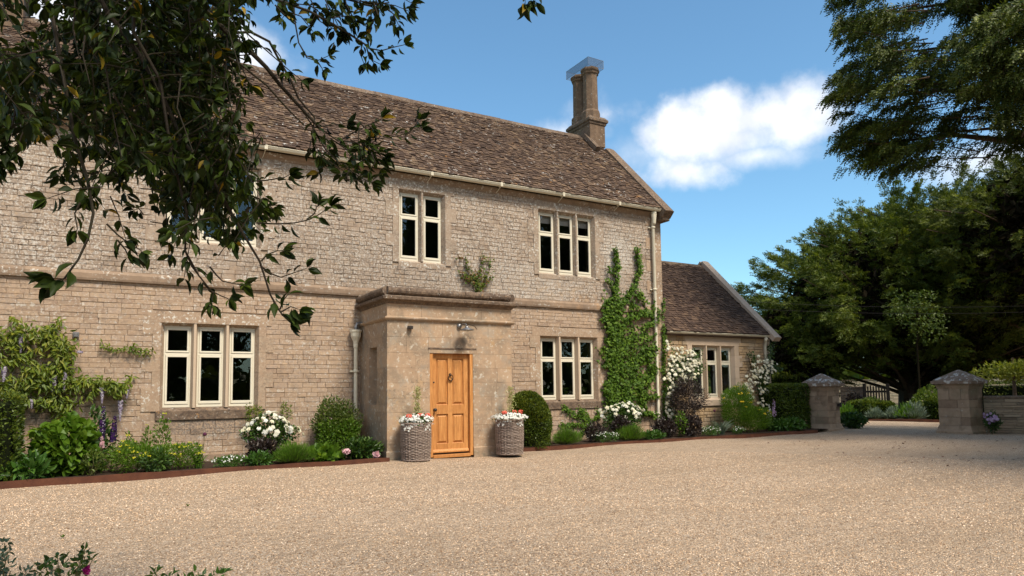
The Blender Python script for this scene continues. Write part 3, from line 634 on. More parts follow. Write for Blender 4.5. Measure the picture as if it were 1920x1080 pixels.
# inside of the house: a dark room on each floor
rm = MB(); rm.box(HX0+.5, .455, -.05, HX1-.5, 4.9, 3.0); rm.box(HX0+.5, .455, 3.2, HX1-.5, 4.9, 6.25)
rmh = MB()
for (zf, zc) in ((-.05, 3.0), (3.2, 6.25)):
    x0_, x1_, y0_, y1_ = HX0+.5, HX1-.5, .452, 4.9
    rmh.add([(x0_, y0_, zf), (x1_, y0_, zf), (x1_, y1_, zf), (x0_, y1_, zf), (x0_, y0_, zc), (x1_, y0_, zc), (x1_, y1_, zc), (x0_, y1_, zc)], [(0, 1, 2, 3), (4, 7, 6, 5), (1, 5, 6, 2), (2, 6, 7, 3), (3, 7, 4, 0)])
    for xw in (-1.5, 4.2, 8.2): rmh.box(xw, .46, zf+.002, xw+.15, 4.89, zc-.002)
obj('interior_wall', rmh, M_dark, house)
for i, (a, b, c, d, n) in enumerate(W_open):
    window(house, a, c, b, d, n, 0.0, M_ash if b < 2 else M_ashhi, M_weath if b < 2 else M_ashhi, blinds=(i == 4))
# roof
EV, RG = (-.27, 6.335), (2.70, 9.25)
rf = MB(); tiles(rf, HX0-.1, HX1-.16, EV, RG, .118, .080, .08, .17)
roof = obj('roof', rf, M_tile, house)
ud = MB(); ud.add([(HX0-.1, EV[0], EV[1]), (HX1-.1, EV[0], EV[1]), (HX1-.1, RG[0], RG[1]), (HX0-.1, RG[0], RG[1])], [(0, 1, 2, 3)])
ud.add([(HX0-.1, EV[0]+.02, EV[1]-.05), (HX1-.1, EV[0]+.02, EV[1]-.05), (HX1-.1, RG[0], RG[1]-.06), (HX0-.1, RG[0], RG[1]-.06)], [(0, 3, 2, 1)])
ud.add([(HX0-.1, EV[0], EV[1]), (HX1-.1, EV[0], EV[1]), (HX1-.1, EV[0]+.02, EV[1]-.05), (HX0-.1, EV[0]+.02, EV[1]-.05)], [(0, 1, 2, 3)])
ud.add([(HX0-.1, 5.67, 6.335), (HX1-.1, 5.67, 6.335), (HX1-.1, RG[0]+.003, RG[1]), (HX0-.1, RG[0]+.003, RG[1])], [(0, 1, 2, 3)])
obj('roof_boarding', ud, M_tile2, roof)
rd = MB(); x = HX0
while x < HX1-.8:
    L = random.uniform(.42, .55); dz = random.uniform(-.008, .008)
    rd.prism([(RG[0]-.15, RG[1]-.10+dz), (RG[0]-.14, RG[1]-.06+dz), (RG[0]-.02, RG[1]+.065+dz), (RG[0]+.02, RG[1]+.065+dz), (RG[0]+.14, RG[1]-.06+dz), (RG[0]+.15, RG[1]-.10+dz)], x+.002, x+L-.002, 'x'); x += L
obj('ridge_tile', rd, M_weath, roof)
def coping(Xa, Xb, y0, z0, y1, z1, th=.10, seg=6, mat=M_weath, drop=.16):
    c = MB(); a = np.array([y0, z0], float); b = np.array([y1, z1], float); t = (b-a)/np.linalg.norm(b-a); n = np.array([-t[1], t[0]])
    for i in range(seg):
        p = a+(b-a)*i/seg+t*.002; q = a+(b-a)*(i+1)/seg-t*.002
        c.add([(Xa, *(p-n*drop)), (Xb, *(p-n*drop)), (Xb, *(p+n*(th-.02))), ((Xa+Xb)/2, *(p+n*th)), (Xa, *(p+n*(th-.02))),
               (Xa, *(q-n*drop)), (Xb, *(q-n*drop)), (Xb, *(q+n*(th-.02))), ((Xa+Xb)/2, *(q+n*th)), (Xa, *(q+n*(th-.02)))],
              [(0, 1, 2, 3, 4), (9, 8, 7, 6, 5), (0, 5, 6, 1), (1, 6, 7, 2), (2, 7, 8, 3), (3, 8, 9, 4), (4, 9, 5, 0)])
    return c
cp = coping(HX1-.20, HX1+.12, -.40, 6.20, 2.18, 8.77, .10, 7)
cp.cbox(HX1-.16, -.30, 6.02, HX1+.10, .10, 6.26, .02)
obj('coping', cp, M_weath, roof); obj('coping', coping(HX1-.20, HX1+.12, 5.8, 6.20, 3.2, 8.77, .10, 5), M_weath, roof)
# gutter and brackets
def half_gutter(mb, xa, xb, y, z, r=.062, n=9):
    pts = [(y+r*cos(pi+pi*i/n), z+r*sin(pi+pi*i/n)) for i in range(n+1)]; pin = [(y+(r-.006)*cos(pi+pi*i/n), z+(r-.006)*sin(pi+pi*i/n)) for i in range(n, -1, -1)]
    mb.prism(pts+pin, xa, xb, 'x', cap=False)
    mb.tube([(xa, y-r, z), (xb, y-r, z)], .010, 6)
gu = MB(); half_gutter(gu, HX0, HX1+.02, -.215, 6.335, .068)
gutter = obj('gutter', gu, M_paint, house, smooth=False)
for xk in [11.93-1.83*i for i in range(8)]:
    bk = MB(); bk.tube([(xk, -.29, 6.345), (xk, -.287, 6.28), (xk, -.215, 6.252), (xk, -.15, 6.275)], .012, 5); bk.tube([(xk, -.215, 6.255), (xk-.02, -.03, 6.15)], .008, 5)
    bk.box(xk-.03, -.292, 6.262, xk+.03, -.284, 6.36)
    obj('gutter_bracket', bk, M_paint, gutter)
# downpipe at the right corner
dp = MB(); px_, py_ = 13.24, -.10
dp.tube([(px_, -.20, 6.30), (px_, -.19, 6.2), (px_, py_, 6.02), (px_, py_, .25), (px_, -.16, .12)], .043, 10)
dp.lathe([(.045, 5.90), (.052, 5.95), (.075, 6.14), (.085, 6.26), (.07, 6.27)], px_, py_-.045, 12)
for zc in (5.80, 4.05, 2.30, .62): dp.lathe([(.05, zc), (.062, zc+.01), (.062, zc+.05), (.05, zc+.06)], px_, py_, 12); dp.box(px_-.11, -.05, zc+.01, px_+.11, -.012, zc+.045)
obj('downpipe', dp, M_paint, house, smooth=True)
# chimney over the right gable
def chimney(root, x0, x1, y0, y1, zb, zt, flues, ztop, cage=True):
    c = MB(); c.cbox(x0+.07, y0+.07, zb, x1-.07, y1-.07, zt-.14, .01)
    ch = obj('chimney', c, M_chim, root)
    c = MB(); c.prism([(0, 0)]*3, 0, 0) if False else None
    def ring(xa, ya, xb, yb, prof):
        v = []; f = []
        for o_, z_ in prof: v += [(xa-o_, ya-o_, z_), (xb+o_, ya-o_, z_), (xb+o_, yb+o_, z_), (xa-o_, yb+o_, z_)]
        for i in range(len(prof)-1):
            for j in range(4): f.append((i*4+j, i*4+(j+1) % 4, (i+1)*4+(j+1) % 4, (i+1)*4+j))
        f += [(3, 2, 1, 0), tuple(range(4*len(prof)-4, 4*len(prof)))]
        c.add(v, f)
    ring(x0+.07, y0+.07, x1-.07, y1-.07, [(0, zt-.16), (.03, zt-.13), (.035, zt-.08), (.075, zt-.05), (.08, zt+.02), (.0, zt+.12)])
    obj('chimney_cap', c, M_weath, ch)
    for (fx, fy, r) in flues:
        c = MB(); z0 = zt+.02
        c.lathe([(r*1.20, z0), (r*1.20, z0+.26), (r*1.10, z0+.31), (r*.97, z0+.34), (r*.93, ztop-.20), (r*1.0, ztop-.17), (r*1.10, ztop-.15), (r*1.10, ztop-.10), (r*1.24, ztop-.06), (r*1.24, ztop-.02), (r*1.1, ztop+.03), (r*.6, ztop+.03), (r*.6, ztop-.2)], fx, fy, 8, rot=pi/8)
        obj('flue', c, M_chim, ch)
    if cage:
        c = MB(); xa, xb, ya, yb, z0, z1 = cage
        for (p, q) in (((xa, ya), (xb, ya)), ((xb, ya), (xb, yb)), ((xb, yb), (xa, yb)), ((xa, yb), (xa, ya))): c.add([(*p, z0), (*q, z0), (*q, z1), (*p, z1)], [(0, 1, 2, 3)])
        c.add([(xa, ya, z1), (xb, ya, z1), (xb, yb, z1), (xa, yb, z1)], [(0, 1, 2, 3)])
        cg = obj('chimney_cage', c, M_mesh, ch)
        c = MB()
        for (x_, y_) in ((xa, ya), (xb, ya), (xb, yb), (xa, yb)): c.tube([(x_, y_, z0), (x_, y_, z1)], .006, 4)
        for z_ in (z0, z1): c.tube([(xa, ya, z_), (xb, ya, z_), (xb, yb, z_), (xa, yb, z_), (xa, ya, z_)], .006, 4)
        obj('cage_wire', c, M_metalgrey, cg)
    return ch
ch = chimney(house, 12.85, 13.58, 2.20, 3.45, 8.9, 9.74, [(13.14, 2.50, .25), (13.18, 3.10, .25)], 11.42, (12.82, 13.42, 2.16, 3.34, 11.40, 11.66))
fl = MB(); b3 = coping(12.80, 13.35, 2.05, 9.05, 2.62, 9.62, .03, 1, drop=.05)
sd = coping(12.86, 13.02, 1.96, 8.63, 2.70, 9.37, .13, 1, drop=.02); obj('flashing', sd, M_weath, ch)
pL = on_y(18, 30, 2.7)
chimney(house, pL[0]-.35, pL[0]+.35, 2.1, 3.3, 8.8, 9.7, [(pL[0]-.03, 2.4, .22), (pL[0]-.03, 2.98, .22)], 11.0, None)

# ------------------------------------------------------------------ porch
PX0, PX1, PYF = 4.85, 7.68, -1.65
pf = lambda x, d, z: (x, PYF+d, z); pside = lambda y, d, z: (PX0+d, y, z); pright = lambda y, d, z: (PX1-d, y, z)
pc = MB(); DO = (5.76, -.5, 6.74, 2.18)
holed_wall(pc, PX0+.01, PX1-.01, -.1, 3.2, .006, .35, [(DO[0], -.1, DO[2], DO[3])], pf)
SW = (-1.06, 1.07, -.60, 2.24)
holed_wall(pc, PYF+.01, 0, -.1, 3.2, .006, .3, [SW], pside); holed_wall(pc, PYF+.01, 0, -.1, 3.2, .006, .3, [], pright)
pc.box(PX0+.02, PYF+.02, 2.95, PX1-.02, -.0, 3.18)
porch = obj('porch', pc, M_porch, house)
ps = MB(); pr_rows = [0, .30, .62, .92, 1.20, 1.50, 1.80, 2.10, 2.42, 2.75]
stones(ps, PX0, PX1, pr_rows, [(DO[0]-.002, -1, DO[2]+.002, 2.10)], pf, .38, .72, gap=.0016, prot=(.0, .001), back=.004, jit=.0004, cham=.0008)
pr2 = [0, .30, .62, .92, 1.07, 1.50, 1.80, 2.24, 2.42, 2.75]
stones(ps, PYF, 0, pr2, [(SW[0], SW[1]-.01, SW[2], SW[3]+.01)], pside, .38, .72, gap=.0016, prot=(.0, .001), back=.004, jit=.0004, cham=.0008)
stones(ps, PYF, 0, pr_rows, [], pright, .38, .72, gap=.0016, prot=(.0, .001), back=.004, jit=.0004, cham=.0008)
stones(ps, PX0, PX1, [2.815, 3.09], [], pf, .5, .8, gap=.0025, prot=(.0, .001), back=.008, jit=.0005, cham=.001)
stones(ps, PYF, 0, [2.815, 3.09], [], pside, .4, .7, gap=.0025, prot=(.0, .001), back=.008, jit=.0005, cham=.001)
stones(ps, PYF, 0, [2.815, 3.09], [], pright, .4, .7, gap=.0025, prot=(.0, .001), back=.008, jit=.0005, cham=.001)
obj('ashlar_facing', ps, M_porch, porch)
def ringmould(prof, sub=.35):
    """moulding round the three open sides of the porch: prof = list of (offset, z)"""
    mb = MB(); path = [(PX0, 0.02), (PX0, PYF), (PX1, PYF), (PX1, 0.02)]; nrm = [(-1, 0), (-1, -1), (1, -1), (1, 0)]
    rngs = []
    v = []; f = []
    for (x, y), (nx_, ny_) in zip(path, nrm):
        for o_, z_ in prof: v.append((x+nx_*o_, y+ny_*o_, z_))
    k = len(prof)
    for i in range(3):
        for j in range(k): f.append((i*k+j, (i+1)*k+j, (i+1)*k+(j+1) % k, i*k+(j+1) % k))
    mb.add(v, f); return mb
obj('porch_string', ringmould([(-.02, 2.74), (.03, 2.745), (.065, 2.775), (.068, 2.80), (-.02, 2.83)]), M_porch, porch)
obj('porch_cornice', ringmould([(-.02, 3.07), (.02, 3.075), (.04, 3.11), (.09, 3.135), (.125, 3.15), (.13, 3.205), (.06, 3.235), (-.3, 3.245), (-.3, 3.1)]), M_weath, porch)
# roll on top of the parapet: lumpy lichened stone roll in lengths
rl = MB()
def rollpath(p, q, r=.088):
    p, q = np.array(p), np.array(q); L = np.linalg.norm(q-p); s = 0
    while s < L-.05:
        l = min(random.uniform(.45, .8), L-s)
        n_ = max(3, int(l/.05)); a = [p+(q-p)*(s+.004+(l-.008)*i/n_)/L+np.array([random.uniform(-.004, .004), random.uniform(-.004, .004), random.uniform(-.004, .004)]) for i in range(n_+1)]
        rl.tube(a, [r*random.uniform(.86, 1.08) for _ in a], 12); s += l
zr = 3.325
rollpath((PX0-.02, 0, zr), (PX0-.02, PYF-.03, zr)); rollpath((PX0-.03, PYF-.02, zr), (PX1-.05, PYF-.02, zr), .085); rollpath((PX1+.0, PYF-.03, zr), (PX1, 0, zr))
rl.box(PX0+.0, PYF, 3.236, PX1-.0, -.0, 3.34)
obj('porch_roll', rl, M_weath, porch)
pb = ringmould([(-.02, -.05), (.018, -.05), (.018, .155), (.0, .17), (-.02, .17)]); pb = MB()
for (a, b) in ((DO[2]+.0, PX1+.018), (PX0-.018, DO[0]-.0)):
    if pb.v: obj('plinth', pb, M_porch, porch); pb = MB()
    pb.prism([(PYF-.018, -.05), (PYF+.1, -.05), (PYF+.1, .17), (PYF-.001, .17), (PYF-.018, .15)], a, b, 'x')
pb.box(PX0-.018, PYF+.101, -.05, PX0+.05, -.0, .165)
obj('plinth', pb, M_porch, porch)
# thin dark block standing for the shadow line above the door
ln = MB(); ln.cbox(DO[0]-.04, PYF-.010, DO[3]-.0, DO[2]+.08, PYF+.30, DO[3]+.035, .004); obj('head_shadow_strip', ln, M_weath, porch)
# slit window in the porch side
sw = MB(); xa_ = PX0+.232
for (a, b, c, d) in ((SW[0], SW[1], SW[0]+.05, SW[3]), (SW[2]-.05, SW[1], SW[2], SW[3]), (SW[0]+.05, SW[1], SW[2]-.05, SW[1]+.06), (SW[0]+.05, SW[3]-.05, SW[2]-.05, SW[3]), (SW[0]+.05, 1.62, SW[2]-.05, 1.66)): sw.cbox(xa_, a, b, xa_+.06, c, d, .004)
sws = obj('window', sw, M_frame, porch)
gl = MB(); gl.add([(xa_+.03, SW[0]+.05, SW[1]+.06), (xa_+.03, SW[2]-.05, SW[1]+.06), (xa_+.03, SW[2]-.05, SW[3]-.05), (xa_+.03, SW[0]+.05, SW[3]-.05)], [(0, 1, 2, 3)]); obj('pane', gl, M_glass, porch)
# door
dr = MB(); yd = PYF+.088
lx0, lx1, lz0, lz1 = DO[0]+.077, DO[2]-.077, .075, DO[3]-.088
st_, md = .105, .10
xm = (lx0+lx1)/2
for (a, b, c, d) in ((lx0, lz0, lx0+st_, lz1), (lx1-st_, lz0, lx1, lz1), (xm-md/2, lz0+.001, xm+md/2, lz1-.001), ): dr.cbox(a, yd, b, c, yd+.05, d, .002)
rails = ((lz0, .26), (.86, 1.05), (2.0, lz1))
for (b, d) in rails:
    for (a, c) in ((lx0+st_, xm-md/2), (xm+md/2, lx1-st_)): dr.cbox(a, yd+.0005, b, c, yd+.05, d, .002)
door = obj('door', dr, M_oak, house)
for (a, c) in ((lx0+st_, xm-md/2), (xm+md/2, lx1-st_)):
    for (b, d) in ((.26, .86), (1.05, 2.0)):
        pn = MB(); y2 = yd+.030; yi = yd+.006; e = .055
        pn.add([(a, y2, b), (c, y2, b), (c, y2, d), (a, y2, d), (a+.014, y2+.006, b+.014), (c-.014, y2+.006, b+.014), (c-.014, y2+.006, d-.014), (a+.014, y2+.006, d-.014), (a+e, yi, b+e), (c-e, yi, b+e), (c-e, yi, d-e), (a+e, yi, d-e)],
               [(0, 1, 5, 4), (1, 2, 6, 5), (2, 3, 7, 6), (3, 0, 4, 7), (4, 5, 9, 8), (5, 6, 10, 9), (6, 7, 11, 10), (7, 4, 8, 11), (8, 9, 10, 11)])
        obj('door_panel', pn, M_oak, door)
fr = MB(); y0 = PYF+.012
fr.cbox(DO[0], y0, 0, DO[0]+.07, y0+.17, DO[3]-.001, .004); fr.cbox(DO[2]-.07, y0, 0, DO[2], y0+.17, DO[3]-.001, .004); fr.cbox(DO[0]+.07, y0, DO[3]-.08, DO[2]-.07, y0+.14, DO[3]-.002, .004); fr.cbox(DO[0]+.07, y0-.02, -.02, DO[2]-.07, y0+.14, .045, .006)
obj('door_frame', fr, M_oak, door)
wbd = MB(); wbd.prism([(yd-.045, .085), (yd, .085), (yd, .15), (yd-.01, .15), (yd-.045, .11)], lx0+.01, lx1-.01, 'x'); obj('weatherboard', wbd, M_oak, door)
dpi = MB(); dpi.box(lx0, yd+.01, .047, lx1, yd+.05, .074); obj('threshold_strip', dpi, M_black, door)
def lat_y(prof, cx, y, cz, n=16):       # lathe about the y axis; prof (r, dy)
    mb = MB(); v = [(cx+r*cos(2*pi*j/n), y+dy, cz+r*sin(2*pi*j/n)) for r, dy in prof for j in range(n)]
    k = len(prof); f = [(i*n+j, i*n+(j+1) % n, (i+1)*n+(j+1) % n, (i+1)*n+j) for i in range(k-1) for j in range(n)]+[tuple(range(n)), tuple(range((k-1)*n, k*n))]
    mb.add(v, f); return mb
obj('door_knob', lat_y([(.03, 0), (.03, -.008), (.012, -.012), (.012, -.035), (.03, -.045), (.036, -.06), (.028, -.075), (.01, -.08)], lx0+.055, yd, .95), M_black, door, smooth=True)
obj('keyhole_plate', lat_y([(.017, 0), (.017, -.006), (.01, -.01)], lx0+.045, yd, 1.51), M_black, door)
kn = MB(); ring = [(xm+.052*cos(q), yd-.028-.006*sin(q), 1.60+.060*sin(q)) for q in np.linspace(0, 2*pi, 21)]; kn.tube(ring, [.009+.004*(sin(q) < -.3) for q in np.linspace(0, 2*pi, 21)], 8)
k2 = lat_y([(.032, 0), (.032, -.008), (.02, -.02), (.016, -.035)], xm, yd, 1.665); kn.add(k2.v, k2.f); obj('door_knocker', kn, M_bronze, door, smooth=True)
# inside darkness of the porch is closed by the door; downpipe with hopper beside it
hp = MB(); hx, hy = 4.71, -.13
hp.lathe([(.040, .12), (.040, 2.27), (.05, 2.28), (.055, 2.34), (.05, 2.36)], hx, hy, 12)
hp.lathe([(.05, 2.34), (.065, 2.42), (.11, 2.52), (.115, 2.60), (.13, 2.62), (.13, 2.66), (.10, 2.66)], hx, hy, 10)
for zc in (1.75, .60): hp.lathe([(.045, zc), (.058, zc+.01), (.058, zc+.05), (.045, zc+.06)], hx, hy, 12); hp.box(hx-.10, -.06, zc+.01, hx+.10, -.012, zc+.045)
hpo = obj('downpipe', hp, M_paint, house)
hs = MB(); hs.tube([(PX0+.0, -.13, 2.80), (hx+.02, -.13, 2.79), (hx, -.13, 2.72), (hx, -.13, 2.60)], .045, 8); obj('outlet_pipe', hs, M_metalgrey, hpo)

# ------------------------------------------------------------------ cottage wing
CX0, CX1, CY, CD = HX1+.0, 18.05, .05, 5.15
cot = thing('cottage_wing', 'low single storey stone wing with dark slate roof beyond the farmhouse corner', 'cottage', (16, CY, 0))
cf = front(CY); CW = (14.72, 1.02, 16.47, 2.58)
cw = MB(); holed_wall(cw, CX0+.01, CX1-.01, -.1, 2.88, .012, .45, [(CW[0]-.02, CW[1]-.02, CW[2]+.02, CW[3]+.02)], cf)
gf = lambda y, d, z: (CX1-d, y, z)
GW = (1.7, .95, 3.5, 2.25)
holed_wall(cw, CY+.02, CD, -.1, 2.88, .012, .4, [GW], gf); cw.box(CX0+.01, CD-.4, -.1, CX1-.02, CD, 2.88)
cw.prism([(CY+.02, 2.88), (CD, 2.88), ((CY+CD)/2, 5.40)], CX1-.4, CX1-.013, 'x')
cwo = obj('wall', cw, M_mortar, cot)
cs = MB(); stones(cs, CX0, CX1-.28, rows_between(0, 2.84, .07, .125), [(CW[0]-.2, CW[1]-.22, CW[2]+.2, 2.9)], cf, .12, .38, prot=(-.004, .022), jit=.009, gap=.010)
rg = rows_between(0, 5.2, .09, .13)
for i in range(len(rg)-1):
    zc = (rg[i]+rg[i+1])/2; ya, yb = (.34, CD-.02) if zc < 2.9 else (max(.34, (zc-2.9)+.2), CD-(zc-2.9)-.1)
    if yb-ya > .3: stones(cs, ya, yb, [rg[i], rg[i+1]], [GW], gf, .16, .42)
obj('rubble_facing', cs, M_cotrub, cwo)
qs = MB(); z = 0; k = 0
while z < 2.8:
    h = min(random.uniform(.26, .36), 2.84-z); qs.cbox(CX1-(.28 if k % 2 else .30), CY-.014, z+.001, CX1+.002, CY+(.32 if k % 2 else .5), z+h-.001, .005); z += h; k += 1
    if 2.84-z < .05: break
obj('quoin', qs, M_newash, cwo)
cwin = window(cot, CW[0], CW[2], CW[1], CW[3], 3, CY, M_newash, M_newash, jw=.18, hl=.25)
gw = MB()
for y_ in (GW[0]+.03, (GW[0]*2+GW[2])/3, (GW[0]+GW[2]*2)/3, GW[2]-.03): gw.box(CX1-.2, y_-.05, GW[1], CX1-.1, y_+.05, GW[3])
gw.box(CX1-.2, GW[0]+.08, GW[1]+.9, CX1-.1, GW[2]-.08, GW[1]+.95)
obj('window', gw, M_frame, cot)
cin = MB(); cin.add([(CX0+.05, CY+.46, 0), (CX1-.45, CY+.46, 0), (CX1-.45, CD-.45, 0), (CX0+.05, CD-.45, 0), (CX0+.05, CY+.46, 2.85), (CX1-.45, CY+.46, 2.85), (CX1-.45, CD-.45, 2.85), (CX0+.05, CD-.45, 2.85)], [(0, 1, 2, 3), (4, 7, 6, 5), (2, 6, 7, 3), (3, 7, 4, 0)])
obj('interior_wall', cin, M_dark, cot)
CE, CR = (CY-.20, 2.93), ((CY+CD)/2, 5.52)
ct = MB(); tiles(ct, CX0-.0, CX1-.14, CE, CR, .112, .078, .08, .17)
cro = obj('roof', ct, M_tile2, cot)
ud = MB(); ud.add([(CX0, *CE), (CX1-.1, *CE), (CX1-.1, *CR), (CX0, *CR)], [(0, 1, 2, 3)]); ud.add([(CX0, CE[0], CE[1]), (CX1-.1, CE[0], CE[1]), (CX1-.1, CE[0]+.03, CE[1]-.05), (CX0, CE[0]+.03, CE[1]-.05)], [(0, 1, 2, 3)])
ud.add([(CX0, CD+.2, 2.93), (CX1-.1, CD+.2, 2.93), (CX1-.1, CR[0]+.003, CR[1]), (CX0, CR[0]+.003, CR[1])], [(0, 1, 2, 3)])
ud.box(CX0+.02, CY-.15, 2.84, CX1-.1, CY+.3, 2.885)
obj('roof_boarding', ud, M_tile2, cro)
rd = MB(); x = CX0
while x < CX1-.3:
    L = min(.45, CX1-.2-x); rd.prism([(CR[0]-.16, CR[1]-.11), (CR[0]-.02, CR[1]+.06), (CR[0]+.02, CR[1]+.06), (CR[0]+.16, CR[1]-.11)], x+.002, x+L-.002, 'x'); x += L
obj('ridge_tile', rd, M_weath, cro)
cc = coping(CX1-.22, CX1+.08, -.31, 2.80, CR[0]+.0, 5.66, .09, 5, drop=.08); c2 = coping(CX1-.22, CX1+.08, CD+.38, 2.80, CR[0]-.0, 5.66, .09, 5, drop=.08)
M_cope2 = M('clean_coping_stone', [(.33, .27, .21), (.41, .34, .27), (.45, .38, .31)], .9, 8, .3, .3, 50)
obj('coping', cc, M_cope2, cro); obj('coping', c2, M_cope2, cro)
gu = MB(); half_gutter(gu, CX0+.02, CX1-.12, CY-.15, 2.925, .05)
cgu = obj('gutter', gu, M_paint, cot)
for xk in (14.3, 15.2, 16.1, 17.0): bk = MB(); bk.tube([(xk, CY-.15, 2.88), (xk, CY-.02, 2.85)], .014, 5); obj('gutter_bracket', bk, M_paint, cgu)
dp = MB(); px_ = 17.72
dp.tube([(px_, CY-.15, 2.90), (px_, CY-.15, 2.80), (px_+.04, CY-.10, 2.68), (px_+.05, CY-.07, 2.6), (px_+.05, CY-.07, .15)], .04, 10)
dp.lathe([(.05, 2.74), (.055, 2.79), (.065, 2.86)], px_, CY-.15, 10)
obj('downpipe', dp, M_paint, cot, smooth=True)

# ------------------------------------------------------------------ fittings
lamp = thing('wall_lamp', 'galvanised dish wall lamp above the oak front door', 'lamp', (6.5, PYF, 2.62))
b = lat_y([(.055, 0), (.055, -.025), (.04, -.05), (.02, -.06)], 6.42, PYF-.003, 2.67); obj('mounting_box', b, M_metalgrey, lamp, smooth=True)
b = MB(); b.tube([(6.42, PYF-.04, 2.67), (6.44, PYF-.14, 2.71), (6.47, PYF-.22, 2.70), (6.48, PYF-.24, 2.66)], .010, 8); obj('arm', b, M_metalgrey, lamp, smooth=True)
b = MB(); b.lathe([(.02, 2.66), (.035, 2.645), (.04, 2.62), (.14, 2.585), (.15, 2.57), (.13, 2.575), (.03, 2.60)], 6.48, PYF-.24, 24); obj('lamp_shade', b, M_metalgrey, lamp, smooth=True)
b = MB(); b.lathe([(.018, 2.60), (.02, 2.57), (.015, 2.545), (.005, 2.535)], 6.48, PYF-.24, 12); obj('bulb', b, M_cpure, lamp, smooth=True)
b = MB(); b.tube([(6.44, PYF-.02, 2.71), (6.60, PYF-.008, 2.72), (6.78, PYF-.006, 2.69), (6.84, PYF-.006, 2.62)], .004, 5); obj('cable', b, M_black, lamp)
b = MB(); b.cbox(5.27, PYF-.07, 2.575, 5.37, PYF-.003, 2.635, .006); b.cbox(5.29, PYF-.11, 2.565, 5.35, PYF-.07, 2.60, .004); obj('floodlight_sensor', b, M_black, None, (5.32, PYF, 2.6), label='small black sensor box on the porch wall left of the lamp', cat='sensor')
b = MB(); b.cbox(-.43, -.05, 2.36, -.33, -.014, 2.46, .006); b.cbox(-.41, -.09, 2.37, -.35, -.05, 2.44, .006); obj('wall_socket', b, M_metalgrey, None, (-.38, 0, 2.4), label='small grey box fixed on the wall right of the wisteria top', cat='socket')
pw = on_y(125, 786, 0); b = MB(); b.cbox(pw[0]-.06, -.045, pw[2]-.04, pw[0]+.05, -.014, pw[2]+.05, .006); obj('wall_socket', b, M_metalgrey, None, pw, label='small grey double box low on the wall beneath the wisteria', cat='socket')

# rusted steel edging
def edging(name, pts, z0, z1, label, th=.008):
    mb = MB(); n = len(pts)
    zt = lambda p: z1
    v = []
    for i, p in enumerate(pts):
        d = np.array(pts[min(i+1, n-1)])-np.array(pts[max(i-1, 0)]); d = d/np.linalg.norm(d); q = np.array([-d[1], d[0]])*th
        zz = z1+.006*sin(i*1.7)
        v += [(p[0], p[1], z0), (p[0]+q[0], p[1]+q[1], z0), (p[0]+q[0], p[1]+q[1], zz), (p[0], p[1], zz)]
    f = [(i*4+j, (i+1)*4+j, (i+1)*4+(j+1) % 4, i*4+(j+1) % 4) for i in range(n-1) for j in range(4)]+[(0, 1, 2, 3), (4*n-1, 4*n-2, 4*n-3, 4*n-4)]
    mb.add(v, f); return obj(name, mb, M_corten, None, (pts[0][0], pts[0][1], 0), label=label, cat='edging')
edging('metal_edging', [(x, -1.85+.012*sin(x*1.3), 0) for x in np.linspace(-9, 4.83, 40)], -.1, .075, 'long rusted steel strip edging the flower bed left of the porch')
edging('metal_edging', [(x, -1.30+.02*sin(x*.9), 0) for x in np.linspace(7.70, 18.35, 36)], -.1, .055, 'rusted steel strip edging the bed from porch to gate pillar')

# ------------------------------------------------------------------ gate pillars and garden wall
def gate_pillar(c, side, H, ang, label, latch=False):
    cx, cy = c; h = side/2
    t = thing('gate_pillar', label, 'gate pillar', (cx, cy, 0), 'pyramid capped stone gate pillars')
    def sq(prof):
        mb = MB(); v = []; n = len(prof); f = []
        for r, z in prof: v += [(cx-r, cy-r, z), (cx+r, cy-r, z), (cx+r, cy+r, z), (cx-r, cy+r, z)]
        for i in range(n-1):
            for j in range(4): f.append((i*4+j, i*4+(j+1) % 4, (i+1)*4+(j+1) % 4, (i+1)*4+j))
        f += [(3, 2, 1, 0), (4*n-4, 4*n-3, 4*n-2, 4*n-1)]
        return mb.add(v, f)
    core = sq([(h-.014, .1), (h-.014, H-.1)])
    shaft = obj('shaft', core.rot(cx, cy, ang), M_mortar, t)
    fs = MB(); zs = [.20]
    while zs[-1] < H-.20:
        hh = random.uniform(.17, .26)
        if (H-.20)-(zs[-1]+hh) < .12: hh = H-.20-zs[-1]
        zs.append(zs[-1]+hh)
    for s in range(4):
        a = s*pi/2; ca, sa = cos(a), sin(a)
        def mp(x, d, z, ca=ca, sa=sa):
            px, py = x, -(h-d); return (cx+px*ca-py*sa, cy+px*sa+py*ca, z)
        stones(fs, -h+.0, h-.0, zs, [], mp, .28, .6, gap=.004, prot=(.0, .004), back=.010, jit=.002, cham=.003)
    obj('ashlar_facing', fs.rot(cx, cy, ang), M_pillar, shaft)
    obj('plinth', sq([(h+.075, -.05), (h+.075, .045), (h+.06, .06), (h+.045, .09), (h+.012, .20), (h-.03, .205)]).rot(cx, cy, ang), M_pillar, t)
    obj('necking', sq([(h-.01, H-.205), (h+.004, H-.20), (h+.03, H-.12), (h+.06, H-.07), (h+.03, H-.06)]).rot(cx, cy, ang), M_pillar, t)
    obj('cap', sq([(h+.04, H-.065), (h+.12, H-.06), (h+.125, H+.02), (h+.08, H+.03), (h+.075, H+.055), (.03, H+.33), (.005, H+.335)]).rot(cx, cy, ang), M_cap, t)
    if latch:
        lb = MB(); lb.box(cx+h*.55, cy-h-.05, .72, cx+h*.95, cy-h+.02, .80); lb.box(cx+h*.70, cy-h-.10, .70, cx+h*.82, cy-h-.05, .84)
        obj('latch_plate', lb.rot(cx, cy, ang), M_black, t)
    return t
